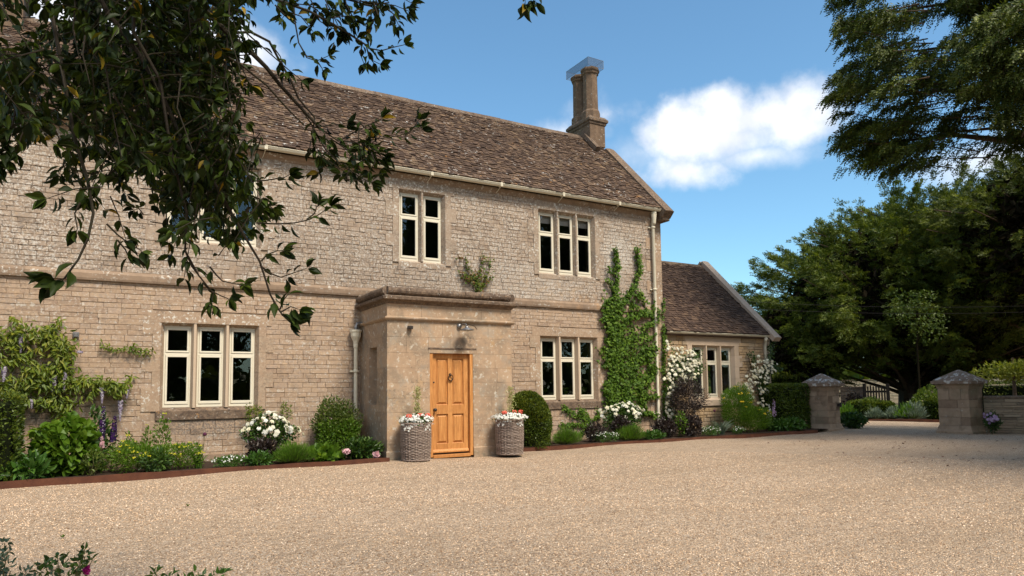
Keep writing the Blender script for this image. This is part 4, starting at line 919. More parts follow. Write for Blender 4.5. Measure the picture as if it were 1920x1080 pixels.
M_pillar = M('pillar_stone', [(.15, .105, .075), (.25, .185, .13), (.36, .28, .20), (.44, .36, .27)], .92, 5, .62, .7, 50, .15, layers=((12, .6, .68, WHITE_L, .5, 1.5, .5, .6), (3, .52, .7, (.13, .09, .06), .6), (1.2, .5, .7, (.18, .17, .10), .5)))
M_cap = M('lichened_cap_stone', [(.12, .09, .07), (.22, .17, .13), (.29, .23, .18)], .95, 10, .2, .8, 45, .1, layers=((7, .53, .60, (.58, .57, .53), .85), (20, .55, .62, (.05, .04, .035), .5)))
ANG = radians(6-90+90)
gate_pillar((19.24, -.87), .72, 1.40, radians(8), 'square stone gate pillar with white lichened pyramid cap beside the hedge', True)
gate_pillar((20.90, -4.05), .80, 1.42, radians(3), 'square stone gate pillar in tree shade where the garden wall begins')
def garden_wall(p0, dirv, L, H, label, mat, ht=.3, name='garden_wall', coping_mat=None, slw=(.2, .5), rows=(.05, .095)):
    p0 = np.array(p0, float); d = np.array(dirv, float); d /= np.linalg.norm(d); n = np.array([d[1], -d[0]])
    if n@(CAM[:2]-p0) < 0: n = -n
    t = thing(name, label, 'wall', (p0[0], p0[1], 0))
    mp = lambda x, dd, z: (p0[0]+d[0]*x-n[0]*dd, p0[1]+d[1]*x-n[1]*dd, z)
    b = MB(); A = [mp(0, .012, -.1), mp(L, .012, -.1), mp(L, ht, -.1), mp(0, ht, -.1)]; T = [(q[0], q[1], H-.06) for q in A]
    b.add(A+T, [(0, 3, 2, 1), (4, 5, 6, 7), (0, 1, 5, 4), (1, 2, 6, 5), (2, 3, 7, 6), (3, 0, 4, 7)]); core = obj('wall_core', b, M_mortar, t)
    s = MB(); stones(s, 0, L, rows_between(0, H-.07, *rows), [], mp, slw[0], slw[1], prot=(-.004, .022), jit=.007, gap=.010, back=.014); obj('rubble_facing', s, mat, core)
    c = MB(); x = 0
    while x < L:
        l = random.uniform(.5, .9); e = min(x+l, L); vs = []
        for X in (x+.002, e-.002):
            for dd, z in ((-.03, H-.07), (-.035, H-.01), (-.02, H), (ht+.01, H+.01), (ht+.03, H-.07)): vs.append(mp(X, dd, z))
        c.add(vs, [(0, 5, 6, 1), (1, 6, 7, 2), (2, 7, 8, 3), (3, 8, 9, 4), (4, 9, 5, 0), (0, 1, 2, 3, 4), (9, 8, 7, 6, 5)]); x = e
    obj('coping', c, coping_mat or M_weath, t); return t
M_gwall = M('garden_wall_stone', [(.15, .12, .085), (.24, .19, .135), (.31, .25, .175), (.37, .31, .23)], .93, 8, .7, .8, 60, .15, layers=((1.0, .48, .66, (.12, .11, .065), .6), (14, .62, .7, WHITE_L, .5)))
garden_wall((21.22, -4.50), (.43, -.90), 12, 1.0, 'coursed drystone garden wall running from the shaded gate pillar', M_gwall)
pw0 = at(1540, 740, 62); pw1 = at(1700, 740, 62)
M_farwall = M('sunlit_stone', [(.34, .28, .21), (.46, .39, .29), (.52, .45, .35)], .93, 8, .7, .5, 60, .15)
garden_wall(pw0[:2], pw1[:2]-pw0[:2], 9, 1.88, 'pale stone wall far beyond the picket gate', M_farwall, rows=(.10, .16), slw=(.3, .6))
M_farroof = M('mossy_stone', [(.20, .17, .12), (.34, .29, .21)], .93, 8, .7, .5, 60, .15)
pw2 = at(1800, 740, 60); pw3 = at(1990, 740, 60)
garden_wall(pw2[:2], pw3[:2]-pw2[:2], 16, 1.85, 'pale stone wall beyond the dark hedge on the right', M_farwall, rows=(.10, .16), slw=(.3, .6))
dw0 = at(1576, 745, 35); dw1 = at(1622, 745, 35)
garden_wall(dw0[:2], dw1[:2]-dw0[:2], float(np.linalg.norm(dw1-dw0)), 1.32, 'low dark stone wall left of the picket gate', M_weath, rows=(.10, .16), slw=(.3, .6))
# picket gate
gp = at(1624, 745, 34.8); gq = at(1662, 745, 34.8); gd = (gq-gp)[:2]; gL = float(np.linalg.norm(gd)); gd = gd/gL; gn = np.array([gd[1], -gd[0]])
M_dkwood = M('dark_stained_wood', [(.018, .014, .011), (.04, .03, .022)], .8, 10, .4, .4, 60)
tg = thing('picket_gate', 'dark wooden picket gate standing between wall and yews', 'gate', (gp[0], gp[1], 0))
def obox(mb, a, b, z0, z1, th, off=0.0):
    A = gp[:2]+gd*a+gn*off; B = gp[:2]+gd*b+gn*off; q = gn*th/2
    v = [(*(A-q), z0), (*(B-q), z0), (*(B+q), z0), (*(A+q), z0), (*(A-q), z1), (*(B-q), z1), (*(B+q), z1), (*(A+q), z1)]
    mb.add(v, [(0, 3, 2, 1), (4, 5, 6, 7), (0, 1, 5, 4), (1, 2, 6, 5), (2, 3, 7, 6), (3, 0, 4, 7)])
for a in (-.12, gL): b = MB(); obox(b, a, a+.14, 0, 1.46, .14); obj('post', b, M_dkwood, tg)
for z in (.35, 1.05): b = MB(); obox(b, .02, gL-.001, z, z+.09, .03, -.03); obj('rail', b, M_dkwood, tg)
npk = 7
for i in range(npk): b = MB(); a = .05+(gL-.14)*i/(npk-1); obox(b, a, a+.065, .12, 1.33+.05*(i % 2), .022, .0); obj('picket', b, M_dkwood, tg)

# ------------------------------------------------------------------ plants
def place(px, py, y): return on_y(px, py, y)
def lumpy(d, k=5.0, a=.16, ph=0.0):
    return 1+a*(np.sin(d[:, 0]*k+ph)+np.sin(d[:, 1]*k*1.3+ph*2+1)+np.sin(d[:, 2]*k*1.1+ph*3+2))/1.6
def blob(lv, c, r, n, L, W, T=T_RH, shell=.55, up=.5, out=.8, ph=0, jit=.5, zmin=.01, lump=.16):
    d = rdir(n); rad = (shell+(1-shell)*rng.random(n)**.6)*lumpy(d, ph=ph, a=lump)
    P = np.array(c)+d*rad[:, None]*np.array(r); k = P[:, 2] > zmin; P, d = P[k], d[k]; n = len(P)
    D = unit(d*out+rng.normal(0, jit, (n, 3))+np.array([0, 0, up])); Nn = unit(d+rng.normal(0, .5, (n, 3))+np.array([0, 0, .4]))
    return leaves(lv, P, D, Nn, L*rng.uniform(.7, 1.2, n), W*rng.uniform(.75, 1.2, n), T)
def stems(root, base, c, r, n, mat=M_stem, rad=.005, name='stem'):
    mb = MB()
    for i in range(n):
        d = np.array([random.uniform(-.7, .7), random.uniform(-.7, .7), random.uniform(.0, .7)])
        e = np.array(c)+d*np.array(r); b = np.array(base)+np.array([random.uniform(-.06, .06), random.uniform(-.06, .06), 0])
        mid = (b+e)/2+np.array([random.uniform(-.05, .05), random.uniform(-.05, .05), .05]); mb.tube([b, mid, e], [rad, rad*.8, rad*.4], 4)
    return obj(name, mb, mat, root)
def shrub(name, label, cat, base, rx, ry, h, mat, n, L, W, T=T_RH, up=.5, flowers_=None, ph=0.0, shell=.35, zc=.52, nst=8, group=None, jit=.5, extra=None, lump=.16, stemmat=M_stem):
    base = np.array([base[0], base[1], .04]); t = thing(name, label, cat, base, group)
    c = base+np.array([0, 0, h*zc]); r = (rx, ry, h*(1-zc) if zc > .5 else h*.5)
    n = int(n*1.9); lv = LV(); blob(lv, c, r, n, L*1.1, W*1.2, T, shell, up, .8, ph, jit, .04, lump); obj('foliage', lv, mat, t)
    if extra: 
        for (m2, cc, rr, n2, L2, W2, T2) in extra: lv = LV(); blob(lv, base+np.array(cc), rr, int(n2*1.8), L2*1.1, W2*1.2, T2, .4, up, .8, ph+1, jit, .03, lump); obj('foliage', lv, m2, t)
    stems(t, base-np.array([0, 0, .03]), c, r, nst, stemmat)
    for (fm, nf, size, zlo, cap) in (flowers_ or []):
        lf = LV(); d = rdir(nf*3); d = d[(d[:, 2] > zlo) & (d[:, 1] < .55)][:nf]; d = d if len(d) else unit(np.array([[.1, -.2, .97]])); nf = len(d)
        P = c+d*np.array(r)*(1.0+.08*rng.normal(size=(nf, 1)))*lumpy(d, ph=ph, a=lump)[:, None]
        Nn = unit(d+np.array([-.15, -.5, .35])+rng.normal(0, .3, (nf, 3)))
        if cap == 2:
            for q in range(3): flowers(lf, P+Nn*size*.12*q, Nn, size*(1-.22*q)*rng.uniform(.8, 1.2, nf))
        elif cap == 3:     # small flat clusters
            for q in range(5): flowers(lf, P+rng.normal(0, size*.9, (nf, 3))*np.array([1, 1, .35]), Nn, size*rng.uniform(.8, 1.2, nf))
        else: flowers(lf, P, Nn, size*rng.uniform(.8, 1.2, nf))
        obj('flower', lf, fm, t)
    return t
def straps(root, base, n, h, w_, mat=M_broad, spread=.35, droop=.25, name='leaf_blade'):
    lv = LV(); n5 = 6
    th = rng.random(n)*2*pi; sp = spread*rng.uniform(.25, 1, n); hh = h*rng.uniform(.6, 1.05, n)
    s = np.linspace(0, 1, n5)
    X = (np.cos(th)*sp)[:, None]*(s[None]**1.5); Y = (np.sin(th)*sp)[:, None]*(s[None]**1.5); Z = hh[:, None]*(s[None]-droop*s[None]**3)
    ctr = np.stack([X, Y, Z], -1)+np.array(base)+np.stack([rng.uniform(-.05, .05, n), rng.uniform(-.05, .05, n), 0*th], -1)[:, None, :]
    side = np.stack([-np.sin(th+.5), np.cos(th+.5), 0*th], -1)[:, None, :]; wd = w_*(1-s**2.2)[None, :, None]*.5+.0006
    V = np.concatenate([ctr-side*wd, ctr+side*wd], 1)
    lv.add(V, [(i, i+1, n5+i+1, n5+i) for i in range(n5-1)], 2*n5); return obj(name, lv, mat, root)
def mound(name, label, cat, base, r, h, mat, n, flowers_=None, group=None, W=.006, lean=.8):
    """fine needle leaved mound: many thin blades fanning from a crown"""
    base = np.array([base[0], base[1], .03]); t = thing(name, label, cat, base, group)
    d = rdir(n); d[:, 2] = np.abs(d[:, 2])*.9+.15; d = unit(d); R_ = rng.uniform(.45, 1, n)[:, None]*lumpy(d, 6, .12, base[0])[:, None]
    P = base+d*R_*np.array([r, r*.8, h])*.85; lv = LV()
    leaves(lv, P, d*np.array([lean, lean, 1])+rng.normal(0, .22, (n, 3))+[0, 0, .5], rdir(n), .13*rng.uniform(.6, 1.2, n)*(h/.3)**.5, W*rng.uniform(.8, 1.4, n), T_RH); obj('foliage', lv, mat, t)
    lv = LV(); leaves(lv, np.repeat(base[None], n//4, 0)+rng.normal(0, .03, (n//4, 3))*[1, 1, 0], d[:n//4]*np.array([r, r*.8, h]), rdir(n//4), h*.95, .007, T_RH); obj('stem', lv, M_stem, t)
    for (fm, nf, size) in (flowers_ or []):
        lf = LV(); q = rdir(nf); q[:, 2] = np.abs(q[:, 2]); P = base+q*np.array([r, r*.8, h])*rng.uniform(.85, 1.02, (nf, 1)); flowers(lf, P, unit(q+[-.1, -.5, .4]), size*rng.uniform(.8, 1.2, nf)); obj('flower', lf, fm, t)
    return t
def spire(name, label, base, h0, h1, mat, r=.035, n=90, fs=.035, lean=(0, 0), cat='delphinium', eye=None):
    base = np.array([base[0], base[1], .04]); t = thing(name, label, cat, base)
    top = base+np.array([lean[0], lean[1], h1]); mid = base+np.array([lean[0]*.4, lean[1]*.4, h0])
    mb = MB(); mb.tube([base-np.array([0, 0, .03]), mid, top], [.007, .006, .002], 5); obj('stem', mb, M_stem, t)
    s = rng.random(n); P = mid+(top-mid)*s[:, None]; d = rdir(n); d[:, 2] *= .2; d = unit(d); P = P+d*(r*(1.15-.75*s**2))[:, None]
    lf = LV(); flowers(lf, P, unit(d+[0, 0, -.1]), fs*(1-.45*s)); obj('flower', lf, mat, t)
    if eye is not None: lf = LV(); k = rng.random(n) < .6; flowers(lf, P[k]+d[k]*.006, d[k], .010+0*s[k]); obj('flower', lf, eye, t)
    lv = LV(); nl = 26; a = rng.random(nl)*2*pi; P = base+np.stack([0*a, 0*a, rng.random(nl)*h0*.8], -1); leaves(lv, P, np.stack([np.cos(a), np.sin(a), .5+0*a], -1), np.array([0, 0, 1.])+rng.normal(0, .3, (nl, 3)), .12, .06, T_LF); obj('foliage', lv, M_broad, t)
    return t
def allium(label, base, h, ang=0.0, lean=0.02, r=.03):
    base = np.array([base[0], base[1], .04]); t = thing('allium', label, 'allium', base)
    top = base+np.array([lean, 0, h]); mb = MB(); mb.tube([base-np.array([0, 0, .03]), (base+top)/2+np.array([.01, 0, 0]), top], .004, 5); obj('stem', mb, M_stem, t)
    d = rdir(130); lf = LV(); flowers(lf, top+d*r, d, .016); obj('flower_head', lf, M_cplum, t); straps(t, base, 12, .38, .022, M_broad, .22); return t
def hedge(name, label, box, mat, n, L=.035, W=.02, dome=None, cat='hedge', loc=None, core=M_box, rnd=.08, tip=None, group=None, T=T_RH):
    """clipped hedge: leaf shell over a box (x0,y0,z0,x1,y1,z1) with worn edges, or a dome"""
    if dome is None:
        x0, y0, z0, x1, y1, z1 = box; c = np.array([(x0+x1)/2, (y0+y1)/2, (z0+z1)/2]); hs_ = np.array([x1-x0, y1-y0, z1-z0])/2
        A = np.array([hs_[1]*hs_[2], hs_[0]*hs_[2], hs_[0]*hs_[1]]); ax = rng.choice(3, n, p=A/A.sum()); sg = rng.choice([-1, 1], n); P = rng.uniform(-1, 1, (n, 3)); P[np.arange(n), ax] = sg
        P *= hs_; nn = np.zeros((n, 3)); nn[np.arange(n), ax] = sg
        ov = np.clip(np.abs(P)-(hs_-rnd), 0, rnd); sP = np.sign(P); l_ = np.linalg.norm(ov, axis=1, keepdims=True); k = l_ > rnd*.999
        P = np.where(k, sP*(hs_-rnd)*(np.abs(P) > hs_-rnd)+P*(np.abs(P) <= hs_-rnd)+sP*ov*(rnd/np.maximum(l_, 1e-6)), P); nn = np.where(l_ > 1e-6, unit(nn+sP*ov/rnd), nn)
        P = P+c; ct = np.array([c[0], c[1], 0])
    else:
        cx, cy, r, h = dome; d = rdir(n); d[:, 2] = np.abs(d[:, 2]); z = rng.random(n)**.8; a = rng.random(n)*2*pi
        rr = r*np.clip(1.0-np.clip((z-.45)/.55, 0, 1)**2.3, 0, 1)**.5*(.97+.05*np.sin(a*3)+.03*np.sin(a*7+z*11)); P = np.stack([cx+rr*np.cos(a), cy+rr*np.sin(a), z*h], -1)
        nn = unit(np.stack([np.cos(a), np.sin(a), np.clip((z-.35)*2.4, 0, 3)], -1)); ct = np.array([cx, cy, 0])
    t = thing(name, label, cat, ct, group)
    dpt = (rng.random(n)**2)[:, None]*.06; q = P+nn*(.022*rng.random(n)**3)[:, None]+.022*np.sin(P[:, [1, 2, 0]]*9+P[:, [2, 0, 1]]*7)-nn*dpt
    lv = LV(); leaves(lv, q, nn*.8+rng.normal(0, .55, (n, 3))+[0, 0, .35], nn+rng.normal(0, .6, (n, 3)), L*rng.uniform(.7, 1.3, n), W*rng.uniform(.7, 1.3, n), T); obj('foliage', lv, mat, t)
    if tip is not None:
        k = (nn[:, 2] > .3) | (rng.random(n) < .05); k &= rng.random(n) < .55; lv = LV(); leaves(lv, q[k]+nn[k]*.012, nn[k]+rng.normal(0, .4, (k.sum(), 3))+[0, 0, .5], rdir(int(k.sum())), L*.9, W*.9, T); obj('young_growth', lv, tip, t)
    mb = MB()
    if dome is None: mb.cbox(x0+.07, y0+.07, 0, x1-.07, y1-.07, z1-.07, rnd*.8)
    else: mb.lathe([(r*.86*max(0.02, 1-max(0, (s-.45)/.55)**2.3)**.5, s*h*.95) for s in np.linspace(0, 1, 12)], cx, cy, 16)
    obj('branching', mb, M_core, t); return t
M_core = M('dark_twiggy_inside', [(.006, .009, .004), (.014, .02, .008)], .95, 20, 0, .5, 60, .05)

CLIMB = 3.0
def climber(name, label, cat, y, paths, dens, L, W, mat, T=T_IVY, off=(.02, .08), hang=1.0, stemr=.006, stemmat=M_bark, base=None, flowers_=None, spread=1.0, racemes=None, shoots=0, slen=(.15, .45)):
    """paths: list of (points [(px,py)..], half width m, density multiplier); the plant lies on the wall plane y"""
    W3 = [([place(px, py, y) for px, py in p], hw, dm) for p, hw, dm in paths]
    b0 = W3[0][0][0] if base is None else np.array(base); t = thing(name, label, cat, (b0[0], b0[1], 0.0))
    lv = LV(); sm = MB(); main_ = list(W3)
    for q in range(shoots):
        p, hw, dm = random.choice(main_); i = random.randrange(len(p)-1); o_ = p[i]+(p[i+1]-p[i])*random.random(); a = random.uniform(-.1, pi+.1); l = random.uniform(*slen)
        d_ = np.array([cos(a), 0, sin(a)*.9]); b_ = o_+d_*hw*.5; W3.append(([b_, b_+d_*l*.5+np.array([0, 0, random.uniform(-.04, .06)]), b_+d_*l+np.array([0, 0, random.uniform(-.05, .1)])], random.uniform(.035, .06), random.uniform(.6, 1.0)))
    for p, hw, dm in W3:
        seg = [np.linalg.norm(p[i+1]-p[i]) for i in range(len(p)-1)]; tot = sum(seg); n = int(CLIMB*dens*dm*tot*max(hw, .05)*2)
        u = rng.random(n)*tot; P = np.zeros((n, 3)); acc = 0
        for i, sl in enumerate(seg):
            k = (u >= acc) & (u <= acc+sl); f = ((u[k]-acc)/sl)[:, None]; P[k] = p[i]*(1-f)+p[i+1]*f; acc += sl
        # clustered scatter around the stem
        nc = max(3, n//40); ci = rng.integers(0, nc, n); cl = rng.uniform(-1, 1, (nc, 2))*hw; s = rng.normal(0, .42*hw, (n, 2))
        P[:, 0] += cl[ci, 0]*.55+s[:, 0]; P[:, 2] += cl[ci, 1]*.55+s[:, 1]; P[:, 1] = y-rng.uniform(off[0], off[1], n)
        P = P[P[:, 2] > .05]; n = len(P)
        D = np.stack([rng.normal(0, .6, n), -.35+rng.normal(0, .25, n), -hang+rng.normal(0, .5, n)], -1); Nn = np.stack([rng.normal(0, .6, n), -1+0*D[:, 0], .35+rng.normal(0, .55, n)], -1)
        leaves(lv, P, D, Nn, L*rng.uniform(.6, 1.25, n), W*rng.uniform(.6, 1.25, n), T)
        sp = [q+np.array([random.uniform(-.015, .015), -.018, random.uniform(-.015, .015)]) for q in p]; sm.tube(sp, [stemr*(1-.6*i/len(sp)) for i in range(len(sp))], 5)
    if lv.n: obj('foliage', lv, mat, t)
    obj('stem', sm, stemmat, t)
    for (fm, pts, size, rad, cnt, lay) in (flowers_ or []):
        lf = LV()
        for (px, py) in pts:
            c = place(px, py, y-.30); P = c+rng.normal(0, rad, (cnt, 3))*np.array([1, .35, 1]); Nn = unit(np.array([-.1, -1, .4])+rng.normal(0, .4, (cnt, 3)))
            for q in range(lay): flowers(lf, P+Nn*size*.13*q, Nn, size*(1-.2*q)*rng.uniform(.8, 1.2, cnt))
        obj('flower', lf, fm, t)
    if racemes:
        for (px, py, ln) in racemes:
            c = place(px, py, y-.24); n = 190; s = rng.random(n); r = .045*(1-s*.85); d = rdir(n); d[:, 2] *= .3; P = c+np.stack([0*s, 0*s, -s*ln], -1)+d*r[:, None]
            lf = LV(); flowers(lf, P, d, .027*(1.1-.5*s)); obj('raceme', lf, M_cwist, t)
    return t

pw_ = thing('overhead_wire', 'two thin wires crossing in front of the yew trees', 'wire', tuple(at(1380, 745, 31)*np.array([1, 1, 0])))
for y0_, y1_ in ((564, 568), (577, 579)):
    mb = MB(); mb.tube([at(1380+(2060-1380)*i/14, y0_+(y1_-y0_)*i/14+10*(1-(2*i/14-1)**2), 31) for i in range(15)], .004, 4); obj('wire', mb, M_black, pw_)
# --- left bed
hp_ = place(0, 745, -1.2)
hedge('yew_hedge', 'clipped dark yew hedge block at the left edge of the bed', (-2.6, -1.72, 0, -1.06, -.75, 1.33), M_box, 11000, .060, .026, tip=M_boxtip, T=T_RH)
climber('wisteria', 'wisteria with yellow green leaves and hanging mauve flowers on the left wall', 'climber', 0,
    [([(118, 815), (115, 770), (108, 700), (100, 640)], .10, .5), ([(-60, 640), (0, 632), (50, 622), (100, 628), (125, 655)], .14, 1.0), ([(-60, 700), (0, 690), (40, 672), (80, 655)], .07, .35),
     ([(125, 640), (125, 680), (115, 705)], .14, 1.0), ([(-60, 750), (0, 725), (50, 715), (95, 715), (135, 715), (152, 722)], .15, 1.0), ([(20, 745), (70, 750), (110, 755)], .11, .9), ([(50, 690), (75, 700), (100, 690)], .10, .9),
     ([(118, 780), (140, 757), (160, 745)], .07, .35), ([(60, 815), (80, 803), (112, 805)], .07, .6), ([(0, 660), (30, 685)], .05, .3),
     ([(150, 722), (175, 715), (205, 722), (240, 728)], .10, 1.25), ([(200, 725), (222, 742)], .07, 1.0)],
    430, .125, .038, M_wist, T_LF, (.03, .30), .7, .012, shoots=16, slen=(.15, .4), racemes=[(40, 628, .30), (103, 706, .34), (121, 700, .30), (98, 710, .22), (192, 728, .26), (226, 752, .36), (8, 688, .28), (238, 730, .16), (60, 750, .14), (150, 660, .01)])
climber('climbing_shoot', 'sprig of young wisteria shoots left of the ground floor window', 'climber', 0, [([(192, 638), (196, 652), (212, 655), (228, 655), (245, 650)], .035, .9), ([(245, 650), (262, 655), (275, 662), (288, 655)], .07, .9)], 420, .085, .030, M_wist, T_LF, (.02, .10), .4, .004)
def B_(px, py, y, **k): p = place(px, py, y); return (p[0], p[1])
bx = lambda px, y=-1.2: place(px, 870, y)[0]
shrub('comfrey', 'low rough leaved green plant beside the yew hedge', 'plant', (bx(52, -1.55), -1.50), .30, .25, .32, M_broad, 170, .15, .06, T_LF, .4, nst=5)
shrub('hydrangea', 'hydrangea bush with large rounded fresh green leaves', 'shrub', (bx(122, -1.25), -1.22), .40, .32, .92, M_bright, 420, .14, .105, T_LF, .15, ph=1, nst=9, shell=.5, flowers_=[(M_cplum, 2, .05, .5, 2)])
shrub('viburnum', 'dark leaved sprig behind the delphiniums', 'shrub', (bx(178, -.5), -.42), .26, .2, 1.02, M_rose, 240, .10, .04, T_LF, .5, ph=2)
spire('delphinium', 'tall deep purple delphinium with white eyes, left of the pair', (bx(187, -1.0), -.95), .55, 1.10, M_cpurple, .040, 110, .045, (.03, 0), eye=M_cpure)
spire('delphinium', 'shorter violet delphinium, right of the pair', (bx(209, -.95), -.90), .50, .92, M_cpurple, .040, 100, .045, (.03, 0))
spire('delphinium', 'small pale blue delphinium behind the hydrangea', (bx(165, -1.1), -1.05), .55, .78, M_cblue, .035, 45, .04)
spire('foxglove', 'small pink flower spike below the purple delphinium', (bx(190, -1.2), -1.15), .42, .62, M_cpink, .03, 40, .035, cat='foxglove')
shrub('variegated_dogwood', 'thin reddish stemmed plant with pale edged leaves', 'plant', (bx(175, -1.45), -1.42), .20, .16, .42, M_oaklf, 110, .06, .028, T_LF, .6, ph=3)
shrub('golden_marguerite', 'spreading green bush dotted with yellow flower heads', 'plant', (bx(250, -1.35), -1.32), .40, .30, .50, M_bright, 1500, .055, .013, T_RH, .7, ph=4, flowers_=[(M_cyel, 26, .018, .0, 3)])
shrub('golden_marguerite', 'second yellow flowered bush beside the strap leaved allium', 'plant', (bx(335, -1.3), -1.28), .40, .28, .44, M_bright, 1400, .055, .013, T_RH, .7, ph=5, flowers_=[(M_cyel, 26, .018, .0, 3)])
shrub('spurge', 'tall thin stemmed spurge with lime yellow top', 'plant', (bx(304, -.8), -.78), .13, .12, .92, M_bright, 260, .06, .018, T_RH, .6, ph=1, flowers_=[(M_cyel, 5, .02, .75, 3)])
shrub('spurge', 'short thin stemmed spurge with lime yellow top', 'plant', (bx(276, -.8), -.78), .10, .10, .72, M_bright, 180, .06, .018, T_RH, .6, ph=2, flowers_=[(M_cyel, 4, .02, .75, 3)])
shrub('spurge', 'stubby spurge with lime yellow top beside the violet delphinium', 'plant', (bx(240, -.95), -.95), .12, .10, .58, M_bright, 200, .06, .018, T_RH, .6, ph=2, flowers_=[(M_cyel, 5, .022, .75, 3)])
shrub('lupin_foliage', 'dark leafy clump between the two yellow flowered bushes', 'plant', (bx(292, -1.5), -1.5), .24, .2, .34, M_rose, 420, .08, .022, T_RH, .3, ph=6)
allium('single purple allium head beside the ground floor window', (bx(376, -1.2), -1.2), .58, lean=.06)
straps(bpy.data.objects['allium'], (bx(372, -1.3), -1.3, .04), 16, .48, .026, M_broad, .30)
shrub('snow_in_summer', 'low white flowered mat near the allium', 'plant', (bx(433, -1.5), -1.50), .30, .20, .20, M_broad, 420, .045, .016, T_RH, .7, ph=1, flowers_=[(M_cpure, 55, .022, .1, 1)])
shrub('cream_rose', 'bushy white rose with cream blooms right of the left window', 'rose', (bx(505, -.75), -.70), .50, .30, .86, M_rose, 850, .055, .036, T_LF, .3, ph=2, zc=.60, flowers_=[(M_cwhite, 44, .085, -.1, 2), (M_cpure, 14, .08, .1, 2)], extra=[(M_wist, (-.22, .4, .88), (.16, .12, .20), 160, .045, .02, T_LF), (M_wist, (.42, .5, .92), (.12, .10, .18), 90, .04, .02, T_LF)])
shrub('purple_heuchera', 'dark purple leaved clump under the cream rose', 'plant', (bx(492, -1.25), -1.22), .28, .22, .44, M_purple, 430, .07, .035, T_LF, .5, ph=3)
shrub('leafy_perennial', 'low green tuft in front of the purple clump', 'plant', (bx(487, -1.55), -1.55), .22, .15, .20, M_broad, 150, .09, .035, T_LF, .5)
mound('lavender', 'bright green needle leaved mound left of the tall shrub', 'lavender', (bx(551, -1.45), -1.42), .42, .40, M_fern, 3600)
shrub('evergreen_shrub', 'tall two toned leafy shrub beside the porch downpipe', 'shrub', (bx(630, -.55), -.5), .47, .30, 1.18, M_oaklf, 2600, .048, .022, T_LF, .4, ph=4, zc=.55, extra=[(M_bright, (.02, -.15, .42), (.44, .26, .34), 1500, .05, .024, T_LF)], nst=12)
shrub('hosta', 'light green broad leaved hosta in front of the tall shrub', 'hosta', (bx(612, -1.5), -1.48), .34, .18, .24, M_bright, 70, .15, .10, T_LF, .3, nst=4)
shrub('peony', 'dark leaved peony with two fading pink blooms by the porch corner', 'peony', (bx(680, -1.45), -1.42), .36, .25, .34, M_rose, 330, .12, .04, T_LF, .35, ph=2, flowers_=[])
pe = [o for o in bpy.data.objects if o.name == 'peony'][0]
for (px, py) in ((650, 847), (705, 852)):
    c = place(px, py, -1.72); lf = LV(); n = 26; flowers(lf, c+rng.normal(0, .022, (n, 3)), unit(rdir(n)+[0, -.7, .5]), .07); obj('flower', lf, M_cpink, pe)

# --- right bed
hedge('box_topiary', 'clipped box dome between the porch and the right hand window', None, M_box, 15000, .050, .026, dome=(8.62, -.78, .53, 1.27), cat='topiary', tip=M_boxtip)
mound('lavender', 'green needle leaved mound right of the box dome', 'lavender', (bx(1058, -.85), -.95), .38, .40, M_fern, 2600)
climber('low_creeper', 'straggling creeper under the sill of the right hand window', 'climber', 0,
    [([(1118, 812), (1105, 795), (1098, 780), (1085, 765)], .09, 1.3), ([(1098, 785), (1075, 776), (1060, 768), (1052, 762)], .08, 1.1), ([(1105, 797), (1075, 796), (1048, 796)], .06, 1.1), ([(1110, 790), (1122, 780), (1118, 768)], .07, 1.1), ([(1100, 800), (1085, 815), (1075, 812)], .07, .8)],
    520, .055, .052, M_ivy, T_IVY, (.02, .08), .8, .006)
mainp = [([(1165, 815), (1165, 760), (1160, 700), (1158, 640), (1152, 590), (1150, 560)], .30, 1.0), ([(1150, 560), (1152, 530), (1152, 500), (1150, 466)], .075, 1.4), ([(1152, 580), (1172, 556), (1188, 530), (1196, 505), (1190, 464)], .085, 1.4),
    ([(1140, 740), (1150, 700), (1150, 650), (1145, 600), (1135, 570)], .20, 1.3), ([(1138, 620), (1132, 600), (1127, 575)], .10, 1.2), ([(1170, 600), (1195, 590), (1215, 588), (1228, 582)], .10, 1.3), ([(1228, 585), (1225, 605), (1205, 612), (1198, 618)], .09, 1.2),
    ([(1150, 650), (1130, 640)], .07, 1.3), ([(1160, 660), (1128, 655)], .05, 1.3), ([(1150, 672), (1128, 670)], .05, 1.3), ([(1150, 688), (1130, 686)], .06, 1.3), ([(1165, 690), (1190, 680), (1210, 665), (1225, 650)], .16, 1.1), ([(1175, 640), (1195, 625), (1215, 640)], .10, .7),
    ([(1150, 760), (1138, 745), (1134, 720)], .13, 1.3), ([(1190, 720), (1205, 745), (1218, 745), (1228, 742)], .07, .9), ([(1185, 700), (1200, 715), (1220, 700), (1228, 690)], .13, 1.1), ([(1165, 770), (1150, 775)], .12, 1.0), ([(1190, 775), (1210, 775), (1225, 780)], .07, .8),
    ([(1190, 700), (1195, 740), (1200, 765)], .10, .9), ([(1190, 555), (1205, 565)], .06, .8), ([(1200, 645), (1212, 670), (1215, 700)], .2, .35), ([(1180, 740), (1205, 755)], .2, .2), ([(1140, 560), (1136, 590), (1140, 640), (1142, 700), (1140, 745)], .14, .6), ([(1185, 560), (1180, 600), (1190, 660)], .16, .5), ([(1178, 630), (1180, 700), (1176, 760)], .17, .7)]
climber('virginia_creeper', 'large green creeper climbing the house wall beside the corner downpipe', 'climber', 0, mainp, 280, .082, .078, M_ivy, T_IVY, (.02, .17), .8, .012, shoots=60)
climber('creeper_shoot', 'creeper growing up the quoins right of the corner downpipe', 'climber', 0, [([(1244, 800), (1243, 760), (1244, 720), (1242, 680), (1243, 640), (1241, 610)], .075, 1.0), ([(1241, 600), (1240, 585), (1242, 570), (1241, 560)], .05, .8)], 480, .06, .058, M_ivy, T_IVY, (.03, .10), .8, .006)
